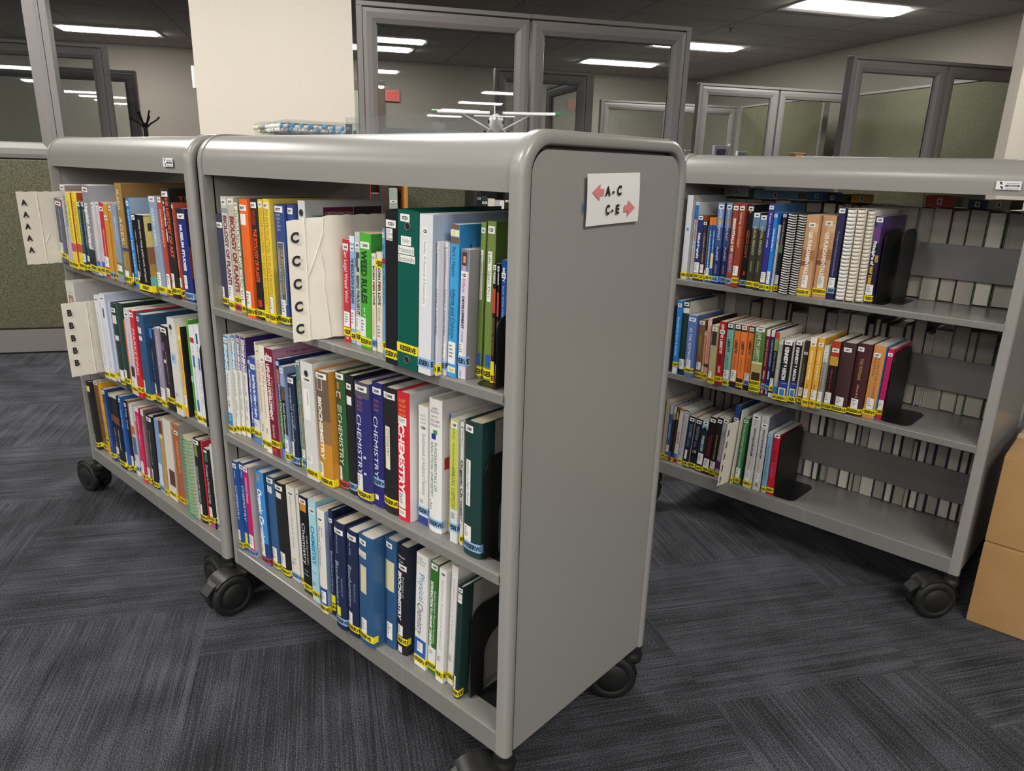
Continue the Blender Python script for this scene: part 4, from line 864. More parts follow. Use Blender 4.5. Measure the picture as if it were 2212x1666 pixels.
place_row('A1', """
932.8 63.4 9 206 -3.17~p~33415a~20222a~B:a03a3a:.01:.12:.3:.9;X::c9ccd2:.15:.8:.3:.7;S:?:.07;C:.68:.84:.0:.4;Y:.87~dark blue and black paperback right beside the A card
848.4 42.8 17 252 -3.15~p~b9b3bd~8b8088~X::4a4654:.3:.7:.3:.7;S:?:.03;T:ANTHROPOLOGY:3f7a4a:.12:.5:.5:.9:b;Y:.955~tall grey purple book second from the A card
802.2 37.4 19 233 -3.13~p~e8d22c~b5502e~T:CULTURAL ANTHROPOLOGY:57501a:.12:.64:.25:.75;B:c8306a:.66:.77;Y:.95~yellow CULTURAL ANTHROPOLOGY book with a pink band
761.5 40.3 15 234 -3.15~p~e8d22c~b5502e~T:CULTURAL ANTHROPOLOGY:57501a:.12:.64:.25:.75;B:c04a40:.66:.77;Y:.94~yellow CULTURAL ANTHROPOLOGY book with a red band
720.5 23.0 18 210 -3.18~p~27424c~~S:?:.04;X::c8d4d4:.12:.62:.3:.75;C:.74:.86;Y:.93~dark teal book touching the yellow CULTURAL ANTHROPOLOGY
697.4 19.8 15 211 -3.20~p~27424c~~S:?:.04;X::c8d4d4:.12:.62:.3:.75;C:.76:.84;Y:.93~dark teal book beside the tall grey Linguistic Anthropology
660.8 49.8 15 258 -3.20~p~8d8d92~a2a4ab~T:Linguistic Anthropology:f0f0f0:.2:.8:.2:.7:b;S:?:.05;B:1f2226:.72:.95;Y:.93~tall grey Linguistic Anthropology book
623.0 22.0 13 212 -3.19~p~cfcbd0~~S:?:.04;B:e0d060:.18:.22:.4:.7;B:3a7ac8:.8:.87;Y:.92~pale lilac paperback with a blue square label
600.2 19.4 8 213 -3.11~p~cfcbd0~~S:?:.03;X::c87a80:.3:.7:.3:.7;B:3a5ac0:.8:.88;Y:.92~pale lilac paperback with faint pink title
571.4 33.1 7 213 -2.89~p~c7273a~~S:?:.08;X::f0dada:.35:.75:.3:.7;C:.72:.86;Y:.92~red paperback on the A card shelf
534.5 24.4 10 212 -2.55~p~d39a3c~~S:?:.18;X::b07a28:.25:.85:.3:.7;L:.94~orange book with its sticker low beside the red paperback
509.3 19.3 5 214 -2.14~p~d39a3c~~S:?:.06;X::b07a28:.15:.85:.3:.7;Y:.95~orange book beside the blue grey photo book
465.0 37.2 11 215 -1.61~p~8b9db5~~X::f0f0f0:.15:.5:.3:.8;C:.78:.86;B:6a7a3a:.75:.9~blue grey book beside the tall gold brown hardback
411.5 43.1 14 272 -0.87~h~9c7a3e~8a6a42~T:PLAINS:ece0c4:.06:.26:.3:.7;T:AGES!:ece0c4:.32:.6:.3:.75;B:3a4a7a:.63:.66;T:MCGREGOR:d0c0a0:.7:.82:.3:.6;C:.86:.94:.0:.8;Y:.945~tall gold brown hardback rising above its neighbours
380.7 8.3 9 235 -0.05~p~22262e~~B:e8e6e0:.85:.95~thin dark book behind the blue anatomy book
362.0 20.6 8 236 0.53~p~2a86d2~9ab4cc~S:ART:.06;T:ANATOMY FOR ARTISTS:e8f0f8:.12:.85:.25:.75;Y:.93~bright blue ANATOMY FOR ARTISTS book beside the comics book
254.3 77.4 28 199 0.83~p~1b1a1b~a8853a~S:ART:.04:.05:.3;T:drawing comics, manga, graphic novels, and beyond:e8e6e0:.06:.86:.55:.72;X::c8c8c0:.2:.8:.15:.28;C:.74:.86:.0:.12;Y:.94;V:c8b870:.02:.4:.0:1;V:2a2622:.1:.2:.05:.3;V:8a5a34:.4:.62:.0:1;D:b02a2a:.66:.3:22;D:3a2a2a:.7:.5:14;V:5fa89c:.78:.92:.0:1~wide black comics and manga book with a colourful cover
192.5 41.4 11 248 1.01~p~8fa2ba~~T:FRAMING AMERICA:eef0f2:.12:.5:.25:.6;S:ART:.03;C:.77:.92:.0:.5;Y:.945~blue grey FRAMING AMERICA book
157.6 22.9 7 248 1.22~p~b8463a~~T:FRAMING AMERICA:f0dcd4:.12:.5:.3:.7;S:ART:.03;C:.77:.92;Y:.95~red FRAMING AMERICA book
122.7 41.7 8 269 1.42~h~201e20~191819~T:A GLOBAL VIEW:f2f2f0:.11:.48:.1:.4:b;T:THE HISTORY OF ART:d8542e:.05:.62:.55:.85:b;S:ART:.05;C:.77:.9:.1:.6;Y:.93;H:THE:c8452a:.07:.11:1.5:2.6;H:HISTORY:c8452a:.13:.17:1.5:3.8~black A GLOBAL VIEW history of art hardback
94.4 10.2 3 237 1.56~p~a64a34~~S:ART:.04;X::e0b8a8:.2:.7:.3:.7;C:.77:.87;Y:.93~rust red book between the black art history and MUSEUM STUDIES
63.9 46.7 -2 224 1.62~p~25357e~2a2350~B:2a2a30:.0:.13:.0:.75;T:MUSEUM STUDIES:f0f2f6:.17:.67:.2:.5:b;S:ART:.08;C:.72:.87:.05:.4;L:.945;V:8a4a34:.4:.75:.0:1;V:3a2a5a:.02:.36:.0:1~blue MUSEUM STUDIES book at the post end
""")
place_row('A2', """
862.5 74.2 28 275 1.34~b~dcdbd6~b5b3b0~B:a98a64:.16:.4:.2:.8;T:SELLING:eee8dc:.2:.36:.35:.65;H:BUS:55524a:.12:.135:.3:.7~big white binder partly hidden by the B card
654.0 35.5 22 259 1.25~p~dcdde2~~S:?:.05;X::8a8c96:.2:.85:.3:.6;Y:.95~narrow white book just beside the B card
615.1 38.8 19 268 1.08~b~d9dce6~bcc2d6~S:?:.05;B:2f3560:.16:.27:.3:.6;X::8086a0:.35:.85:.35:.55;Y:.94~white and blue binder with a small navy block
587.5 12.7 12 249 0.76~p~c8cae6~~B:e8c8cc:.94:1;Y:.9~pale lavender paperback beside the white binder
540.3 37.3 20 252 0.25~h~213b36~~S:?:.08;B:d5d8d4:.14:.24:.2:.9;B:d5d8d4:.38:.44:.3:.9;C:.8:.92;Y:.95~dark green hardback with three paper labels on the B card shelf
475.3 46.2 28 264 -0.36~h~213b36~1d332e~C:.76:.86:.1:.6;Y:.88~dark green hardback beside the thin orange book
446.1 8.6 27 219 -0.86~p~e07a34~~Y:.9~thin orange paperback between green and white books
420.1 38.6 28 254 -1.15~p~cdc8d0~~S:?:.06;X::8a8694:.28:.7:.3:.7;B:3a3038:.66:.78:.2:.8;C:.8:.92;Y:.93~pale grey book with a dark picture low on its spine on the B card shelf
384.9 28.3 28 256 -1.25~p~cf2a34~~S:?:.05;T:MARKETING:f4e4e2:.2:.74:.25:.8;Y:.9~red MARKETING book
345.2 46.5 25 251 -1.15~h~2e5279~2c4e74~S:?:.06:.1:.55;B:d8dcdc:.15:.22:.15:.7;B:d8dcdc:.25:.3:.25:.7;C:.77:.91:.0:.4;Y:.945~steel blue hardback with white labels on the B card shelf
296.9 44.1 14 216 -0.84~h~1f2a45~~B:2f80d0:.0:.13:.0:.6;X::c0a04a:.28:.74:.15:.5:i;C:.74:.88:.0:.4;B:b03030:.85:.9:.5:.75;Y:.93~navy hardback with gold script and a blue tag
254.8 29.2 16 226 -0.44~p~9a8fa0~~X::e0d8e8:.1:.6:.3:.7;C:.75:.9;Y:.94~grey lilac paperback beside the navy hardback with gold script
216.1 42.2 12 237 -0.14~p~2a2428~241f22~B:6a4a7a:.2:.3:.0:.4;B:d8d0d4:.4:.44:.1:.4;X::9a8a94:.3:.7:.4:.6;S:?:.05;B:c8a83a:.03:.1:.8:.9;C:.74:.9:.0:.45;Y:.87~black and purple book with a yellow tape
164.3 39.8 13 266 -0.02~b~dad8d2~~O:.09;H:BUS:55524a:.14:.16:.3:.6;B:9fc0e4:.36:.46:.2:.8;K:.37:.45;K:.76:.82;Y:.9~white binder with a light blue label on the B card shelf
135.5 13.9 6 247 0.00~p~e9b33a~252428~B:e6e09a:.09:.14;X::8a6a20:.22:.65:.3:.7;C:.76:.89;B:e6a84a:.9:1~yellow spine book with a black cover on the B card shelf
107.2 11.7 -5 268 0.00~p~5aa845~~B:9adcc8:.56:.62;Y:.95~thin bright green book
70.6 27.5 2 260 0.00~p~e4e6ea~~B:b8322e:.12:.17:.1:.9;X::8a9ab8:.2:.8:.3:.7;B:3a6ab0:.3:.42:.3:.7;B:3a5f9c:.76:.88:.3:.7;Y:.95~white book with blue doodles and a red mark
43.7 22.9 1 265 0.00~p~e4e6ea~~B:2a3f7c:.08:.18:.3:.7;X::8a9ab8:.2:.8:.3:.7;B:3a6ab0:.32:.44:.3:.7;Y:.95~white book with a navy mark beside the black bookend
""")
place_row('A3', """
946.0 28.9 -6 246 3.20~h~232225~~B:d8d880:.06:.14;C:.78:.91:.0:.4;Y:.93~black hardback with a pale yellow note strip
908.1 43.4 -22 253 3.15~p~7d5f3c~~S:?:.03;X::4f3a22:.25:.8:.3:.7;Y:.94~brown hardback beside the black one with a pale note strip
862.0 28.0 -19 259 2.91~p~e2a52c~~X::7a5a18:.4:.85:.3:.7;Y:.8~orange yellow book beside the brown hardback
804.4 29.0 -9 251 2.38~p~2f4a84~~S:?:.04;X::a0b8e0:.2:.8:.3:.7;Y:.93~navy blue book beside the orange yellow one on the caster end shelf
776.1 24.1 -17 243 1.66~p~232228~~B:d0cec8:.0:.05;X::d8d8e0:.5:.8:.3:.7;B:7a4a40:.3:.4;C:.78:.88;L:.94~black book with a worn white top and blue tape
710.0 44.7 -6 257 1.04~p~1f1f26~~B:d0cec8:.0:.05;X::e0e0e8:.48:.76:.3:.7;B:7a4a40:.3:.4;Y:.93~wider black book with a worn white top and yellow tape
676.3 19.1 -10 258 0.60~p~2c62b0~~S:?:.05;T:The Cell:d0e0f4:.17:.42:.2:.7;C:.75:.92:.0:.5;Y:.95~blue book titled The Cell
655.2 19.5 -18 248 0.28~p~1f1f24~~S:?:.06;T:The Cell:e8e8e8:.1:.4:.2:.75;C:.77:.9;Y:.93~black book titled The Cell
637.3 12.7 -20 252 0.08~p~8a6f58~~X::d8c0a0:.5:.8:.3:.7;C:.82:.92;Y:.95~thin brown book beside the black The Cell
616.1 22.8 -18 246 -0.01~p~dadad6~~B:c86a3a:.3:.42;B:4f6fa8:.45:.7;L:.9~white and blue book with an orange patch on the A cart bottom shelf
598.1 9.6 -23 240 -0.18~p~c9cede~~B:5f78a8:.4:.8;B:a06a3a:.2:.4;Y:.93~thin blue grey book beside the magenta one
548.4 29.5 -11 254 -0.61~p~d5295c~~B:e8d8d0:.0:.06;X::f4dce4:.12:.5:.3:.7;C:.72:.88:.0:.6;Y:.92~magenta book with white letters on the A cart bottom shelf
521.0 21.5 -15 253 -1.28~p~7a6a6e~~B:d8d4d0:.0:.08;X::c0b8bc:.2:.7:.3:.7;C:.77:.9;Y:.94~purple grey book beside the magenta one on the A cart bottom shelf
487.6 41.8 -17 240 -1.94~h~28262b~~S:?:.04;X::a8a4a8:.2:.68:.35:.6;C:.75:.9:.0:.4;Y:.945~black hardback with grey lettering on the A cart bottom shelf
461.8 6.2 -23 249 -2.37~p~2b2d36~~L:.9~thin dark paperback beside the blue sky book
436.6 27.5 -19 244 -2.55~p~7fa6d8~~B:c8dcf0:.6:.9;L:.94~sky blue photo covered book
406.0 21.3 -18 251 -2.57~p~c29a58~~B:6a3c34:.02:.18;B:e2d4b4:.2:.24;Y:.95~tan book with a dark brown top
366.5 52.6 -21 260 -2.39~p~ddd8d0~d2cbc3~B:5a4034:.62:.82:.3:1;Y:.93~white book with a brown drawing
332.8 6.5 -25 258 -1.87~p~b0623a~~S:?:.07;X::e0b090:.3:.8:.3:.7~narrow rust orange book beside the white one with a brown drawing
308.6 31.4 -25 258 -1.10~p~b0623a~b8b0ac~S:?:.1;T:INTRODUCTION TO:e8c0a0:.2:.6:.3:.7;Y:.94~wider rust orange book beside the green spiral binding
213.6 53.8 -10 246 -0.37~w~e2e2de~2f9a68~~green spiral bound lab book
162.1 40.0 -17 253 0.14~h~1f1d20~~T:MOLECULAR CELL BIOLOGY:d8d8d0:.32:.76:.2:.55;B:7a8a4a:.06:.2:.2:.7;S:?:.03;C:.78:.92:.0:.55;Y:.93~black MOLECULAR CELL BIOLOGY hardback
133.9 9.4 -22 254 0.53~p~c12b3c~~Y:.96~red book beside the molecular cell volume
111.0 27.6 -22 238 0.89~p~201f24~~B:d8dcd8:.02:.05:.1:.8;B:2f7a5a:.06:.16:.2:.8;T:Processes in Microbial Ecology:e0e0dc:.2:.7:.2:.7;C:.74:.86:.0:.6;Y:.89;B:c23a7a:.94:1~black Microbial Ecology book with a green patch
84.7 19.3 -27 255 1.14~p~e2dfd8~~X::8a8884:.3:.8:.3:.7;L:.95~white book at the post end of the A cart bottom shelf
""")
place_row('E1', """
944.5 21.3 -14 269 0.10~b~dcdee0~b8bcc0~B:6aa0d0:.38:.42:.3:.7;Y:.95~white binder at the dark end of the top shelf
925.0 12.6 -30 248 0.28~p~dfe2e8~~B:2f7ac0:.03:.22;T:HUMAN GEOGRAPHY:c03a34:.22:.5:.3:.75:b;X::c8a83a:.52:.85:.3:.7;S:?:.02;Y:.95~white HUMAN GEOGRAPHY book with red lettering
900.5 19.8 -17 209 0.55~p~26376e~c0702e~T:Political Geography:e8ecf4:.27:.66:.3:.7:b;S:?:.04;C:.72:.88;Y:.93~navy Political Geography book
881.0 14.1 -16 192 0.78~p~2c2c48~~X::b89a60:.2:.7:.3:.7;S:?:.04;C:.72:.86;Y:.93~dark narrow paperback beside the navy Political Geography book
869.7 4.1 -18 180 0.91~p~7f6a55~~C:.8:.9;Y:.95~thin brown paperback beside two thin blue ones
858.5 11.9 -14 205 0.97~p~2458a0~~B:e07a28:.0:.12;X::cfe0f0:.2:.8:.3:.7;C:.78:.9;Y:.93~thin blue paperback with an orange top
845.1 11.4 -12 206 0.96~p~2458a0~~B:e07a28:.0:.12;X::cfe0f0:.2:.6:.3:.7;B:e8dca0:.55:.78:.1:.9;Y:.93~thin blue paperback with an orange top and cream patch
823.5 21.1 -4 252 0.86~p~24366c~~B:6f8cb8:.0:.3;B:3a5288:.3:.55;T:EARTH:e8eef4:.07:.19:.3:.65;B:e0a83a:.2:.25:.3:.65;T:PORTRAIT:e8eef4:.25:.46:.3:.65;T:PLANET:e8eef4:.54:.71:.3:.65;T:MARSHAK:d8a860:.76:.87:.35:.6;S:?:.05;L:.94~EARTH PORTRAIT OF A PLANET copy beside the thin blue paperbacks
801.2 20.1 -12 252 0.62~p~24366c~~B:6f8cb8:.0:.3;B:3a5288:.3:.55;T:EARTH:e8eef4:.07:.19:.3:.65;B:e0a83a:.2:.25:.3:.65;T:PORTRAIT:e8eef4:.25:.46:.3:.65;T:PLANET:e8eef4:.54:.71:.3:.65;T:MARSHAK:d8a860:.76:.87:.35:.6;S:?:.05;L:.94~EARTH PORTRAIT OF A PLANET copy beside the rust ESSENTIALS book
772.1 19.5 4 254 0.32~p~94412f~~T:ESSENTIALS OF:f0e6dc:.18:.58:.3:.7:b;T:GEOLOGY:8f9ad0:.6:.84:.3:.7:b;S:?:.06;L:.94~rust red ESSENTIALS OF GEOLOGY book with blue tape
750.0 18.7 9 252 0.10~p~94412f~~T:Exploring:f0e6dc:.1:.24:.3:.65;T:GEOLOGY:f0d0a0:.26:.52:.3:.65;S:?:.05;C:.74:.86;Y:.915~rust red Exploring GEOLOGY book with yellow tape
729.2 19.3 -6 252 0.01~p~1f1b1b~16151a~T:GEOLOGY:d0603a:.3:.64:.25:.7;B:d8703a:.08:.1:.3:.6;B:c83a2a:.8:.85:.4:.7;S:?:.05;L:.94~black GEOLOGY book with rust letters
703.3 21.7 3 229 0.00~p~3a3a30~~B:5f7f9a:.0:.2;T:GLACIAL GEOLOGY:d8d8a0:.17:.55:.3:.65;B:6f7048:.63:.77:.35:.6;S:?:.03;Y:.93~GLACIAL GEOLOGY copy beside the black GEOLOGY book
679.7 20.6 6 223 0.00~p~3a3a30~~B:5f7f9a:.0:.2;T:GLACIAL GEOLOGY:d8d8a0:.14:.53:.3:.65;B:6f7048:.61:.76:.35:.6;S:?:.03;Y:.93~GLACIAL GEOLOGY copy beside the indigo book
659.3 16.6 7 257 0.00~p~34338c~3f6aa0~X::c0c4e8:.1:.5:.3:.7;S:GSP:.04;C:.78:.9;Y:.95~indigo book beside the bright blue one on the half empty cart
643.6 11.3 6 233 0.00~p~2a7fd4~~X::e8f2fa:.2:.48:.3:.7;S:GSP:.04;C:.74:.9;Y:.95~bright blue book beside the indigo one on the half empty cart
633.5 5.4 -3 198 0.00~p~d8dadc~~X::55585c:.2:.8:.3:.7;Y:.95~thin white book with faint grey lettering beside the bright blue book
623.0 12.0 -9 232 0.00~p~2b2830~~X::b8b0b8:.1:.4:.3:.7;S:GSP:.03;B:5a7a4a:.4:.5;C:.78:.9;Y:.95~dark paperback beside the black wire bindings
591.7 24.1 13 233 0.00~w~26262a~d4d2cc~~black wire bound manual beside the dark paperback
565.4 22.4 6 233 0.00~w~26262a~d4d2cc~~black wire bound manual beside the desert pattern books
533.6 36.2 4 233 0.01~p~c69a70~~B:a8764c:.42:.55;B:7f5638:.56:.62:.0:.7;B:d8b08a:.1:.2:.4:1;T:GIS FUNDAMENTALS:f4ece0:.2:.72:.35:.65:b;S:GSP:.12:.25:.75;C:.73:.89:.3:.75;Y:.945~tan rock patterned GIS FUNDAMENTALS copy touching the wire bound manual
494.0 38.9 -14 233 0.08~p~c69a70~~B:a8764c:.4:.53;B:7f5638:.54:.6:.0:.7;B:d8b08a:.1:.2:.4:1;T:GIS FUNDAMENTALS:f4ece0:.2:.72:.35:.65:b;S:GSP:.09:.25:.75;C:.73:.88:.3:.75;Y:.92~tan rock patterned GIS FUNDAMENTALS copy touching the navy book
462.1 19.9 -14 256 0.26~p~2b2a52~3a3a55~T:Conceptual Landscape Second Edition:a8a8c8:.25:.74:.35:.6;S:GSP:.03;C:.76:.87;L:.9~dark navy book beside the comb bound volumes
432.6 23.7 -6 256 0.50~c~e4e2dc~d8d2c6~~white comb bound volume beside the navy book
407.2 21.8 -9 257 0.70~c~e6ddcc~d8d2c6~~cream comb bound volume between two others
384.4 19.3 -19 255 0.79~c~e6ddcc~d8d2c6~~cream comb bound volume beside the purple map book
362.4 20.9 -31 239 0.82~p~23203a~4a2f66~B:4a3f8c:.0:.12:.2:.9;B:6a3f7c:.12:.3:.0:.8;B:b08a4a:.44:.52:.6:1;T:Principles of:f0f0f4:.28:.55:.15:.55:b;T:MAP DESIGN:e0b040:.57:.82:.15:.55:b;S:GSP:.04;C:.78:.9;Y:.94~purple and black Principles of MAP DESIGN book
""")
place_row('E2', """
933.7 17.9 4 252 0.56~p~2f7fc8~~T:Nutrition for Sport & Exercise:e8f2fa:.22:.75:.3:.7;S:?:.06;Y:.87;B:e4e6e8:.91:1~bright blue Nutrition for Sport book
911.5 22.4 0 250 0.61~h~1f3530~c8c2b8~S:?:.03;B:e0e2de:.08:.15;C:.78:.92~dark green hardback beside the blue nutrition book
880.5 31.7 5 211 0.69~p~5a78b8~4f6aa8~T:AS THE ROMANS:f0f0ea:.2:.72:.25:.6;S:HIST:.07;C:.72:.85:.2:.7;Y:.89~blue AS THE ROMANS book
850.6 23.8 -6 199 0.77~h~7a5f3a~~S:HIST:.05;X::c8a860:.25:.6:.3:.6;C:.72:.85:.2:.85;Y:.93~olive brown hardback on the middle shelf
832.3 7.8 -3 165 0.85~p~c8975c~~S:HIST:.06;C:.72:.84;Y:.92~thin tan paperback beside the olive brown hardback
816.5 14.5 4 210 0.93~p~dd9f96~1f1c1e~S:HIST:.08;X::b86a68:.2:.65:.3:.7;B:55403c:.72:.78;Y:.92~pink paperback with a black back cover
787.3 22.0 21 195 0.98~p~b3a77a~~B:3a352a:.06:.34:.1:.9;S:HIST:.07;C:.79:.9:.1:.6;B:c85a3a:.86:.88:.5:.7;Y:.93~khaki paperback with a dark upper panel
763.9 21.3 15 210 0.97~p~a8202c~~T:GIVE ME LIBERTY!:f2e4dc:.04:.5:.3:.7:b;T:AN AMERICAN HISTORY:40161a:.5:.66:.3:.7;B:d8a8a0:.7:.8:.3:.7;S:HIST:.16;Y:.9~red GIVE ME LIBERTY book
740.9 21.1 9 208 0.94~p~7cb8a6~~B:2a2428:.0:.1;T:LIBERTY!:1f2a28:.25:.45:.3:.7:b;T:AN AMERICAN HISTORY:3a5a52:.5:.74:.35:.65;S:HIST:.04;C:.74:.88;Y:.94~teal green LIBERTY book with a black top
718.3 20.5 3 207 0.90~p~e8803e~~B:2a2428:.0:.1;T:LIBERTY!:2a1c18:.25:.46:.3:.7:b;T:AN AMERICAN HISTORY:6a3a20:.5:.74:.35:.65;S:HIST:.04;C:.72:.9;B:2a2428:.91:1~orange LIBERTY book with a white label near its dark foot
694.9 20.3 6 208 0.89~p~e8803e~~B:2a2428:.0:.1;T:LIBERTY!:2a1c18:.25:.46:.3:.7:b;T:AN AMERICAN HISTORY:6a3a20:.5:.74:.35:.65;S:HIST:.04;B:2a2428:.83:1;Y:.93~orange LIBERTY book with yellow tape
673.5 18.9 0 208 0.87~p~e8803e~~B:2a2428:.0:.1;T:LIBERTY!:2a1c18:.23:.44:.3:.7:b;T:AN AMERICAN HISTORY:6a3a20:.5:.74:.35:.65;S:HIST:.05;C:.73:.85;L:.88;B:2a2428:.91:1~orange LIBERTY book with blue tape
639.6 34.2 13 213 0.82~p~55773a~~B:d8d8a8:.52:.56;B:b8a468:.55:.8;B:3a3028:.68:.8:.1:.9;T:GIVE ME LIBERTY!:eef2e0:.07:.53:.3:.65;T:AN AMERICAN HISTORY:d8e0c0:.08:.5:.1:.22;S:HIST:.04;Y:.84;Y:.93~green GIVE ME LIBERTY book with a double yellow tape
615.3 10.8 9 209 0.69~p~7c2138~~B:e0dcd4:.0:.1;T:GOING TO THE SOURCES:e8ccd0:.15:.55:.3:.7;B:d8b0b8:.62:.75:.3:.7;L:.86;B:e8e4e0:.92:.97:.3:.7~maroon GOING TO THE SOURCES book
602.5 11.3 5 209 0.48~p~24416e~~B:e0dcd4:.0:.1;T:GOING TO THE SOURCES:d8e0ec:.15:.55:.3:.7;B:b0c0d8:.62:.75:.3:.7;L:.88;B:e8e4e0:.93:.98:.3:.7~blue GOING TO THE SOURCES book
586.5 12.0 12 206 0.23~p~26242a~ddd6cc~B:b83a3a:.0:.1;B:8a9a4a:.1:.28;T:Going to the Sources:c8c8c8:.3:.6:.3:.7;C:.7:.82;Y:.86;B:e0e0e0:.93:1~dark book with red and olive top bands
568.2 13.3 23 186 0.07~p~9aa294~~T:The Black Women:d8e0d0:.2:.7:.3:.7;S:HIST:.04;B:3a6ab0:.78:.9;Y:.95~sage grey paperback beside KENNEDY and NIXON
544.0 29.0 28 189 0.01~p~231f24~dcd8d0~B:303c94:.66:.97;T:KENNEDY & NIXON:eef0f2:.1:.64:.25:.65:b;H:CM:d8dcf0:.68:.7:.3:.8;B:efe8a0:.77:.92:.1:.85;B:3a7ac8:.79:.9:.22:.73;S:HIST:.03;Y:.94~black KENNEDY and NIXON copy touching the sage paperback
517.1 21.2 16 192 0.00~p~231f24~dcd8d0~B:303c94:.66:.97;T:KENNEDY & NIXON:eef0f2:.1:.64:.25:.65:b;H:CM:d8dcf0:.68:.7:.3:.8;B:efe8a0:.77:.92:.1:.85;B:3a7ac8:.79:.9:.22:.73;S:HIST:.03;Y:.94~black KENNEDY and NIXON copy touching the dark grey book
497.9 13.4 4 196 0.00~p~37332f~~S:HIST:.2;X::8a8070:.35:.7:.3:.6;C:.74:.88;Y:.94~dark grey paperback beside the OPEN EMPIRE pair
473.1 18.7 23 211 0.00~p~e0aa3e~~B:e8e0d0:.0:.06;T:OPEN EMPIRE:f8efd8:.18:.6:.3:.65;T:HICKS:5a3a1a:.66:.75:.3:.6;S:HIST:.09;C:.74:.87:.1:.7;Y:.93~yellow OPEN EMPIRE copy beside the dark grey paperback
453.1 17.6 18 213 0.00~p~e0aa3e~d09a34~T:OPEN EMPIRE:f8efd8:.18:.6:.3:.65;T:HICKS:5a3a1a:.66:.75:.3:.6;S:HIST:.09;C:.74:.88;Y:.93~yellow OPEN EMPIRE copy with an orange cover
435.8 13.5 16 193 0.00~p~9a9a92~~B:d0d4d2:.0:.25;T:THE TRIPLE BURDEN:2a2a2a:.2:.7:.3:.6;S:HIST:.1;C:.72:.88;Y:.93~grey paperback beside the orange covered book
415.1 24.1 3 209 -0.01~p~2a2020~~B:b03a2a:.0:.22;B:c89a3a:.22:.35;X::a03a30:.4:.8:.3:.6;S:HIST:.13;C:.74:.9:.1:.8;Y:.945~dark brown book with red and gold upper bands
381.4 39.7 3 210 -0.06~h~3d2424~~S:HIST:.1:.2:.75;C:.77:.9:.2:.75;Y:.945~thick plain brown hardback
340.4 38.7 -2 214 -0.20~h~42171c~~T:THE ROMANS:b89a6a:.2:.5:.35:.6;X::b89a6a:.56:.75:.4:.6:i;S:HIST:.08:.05:.5;C:.76:.9:.2:.7;Y:.93~thick maroon hardback titled THE ROMANS
303.5 31.6 -12 214 -0.39~p~cf8f52~3a8ac0~T:SOURCES OF CHINESE:6a3a20:.15:.72:.5:.72;T:TRADITION:6a3a20:.15:.42:.2:.42;S:HIST:.13:.1:.65;C:.72:.87:.2:.8;Y:.91~tan orange SOURCES OF CHINESE TRADITION book
278.5 14.7 -24 208 -0.51~p~c82858~~T:The SPIRAL ROAD:5a2a9a:.15:.7:.3:.7;S:HIST:.08;C:.72:.85;Y:.885;B:b82a3a:.92:1~magenta SPIRAL ROAD paperback beside the bookend
""")
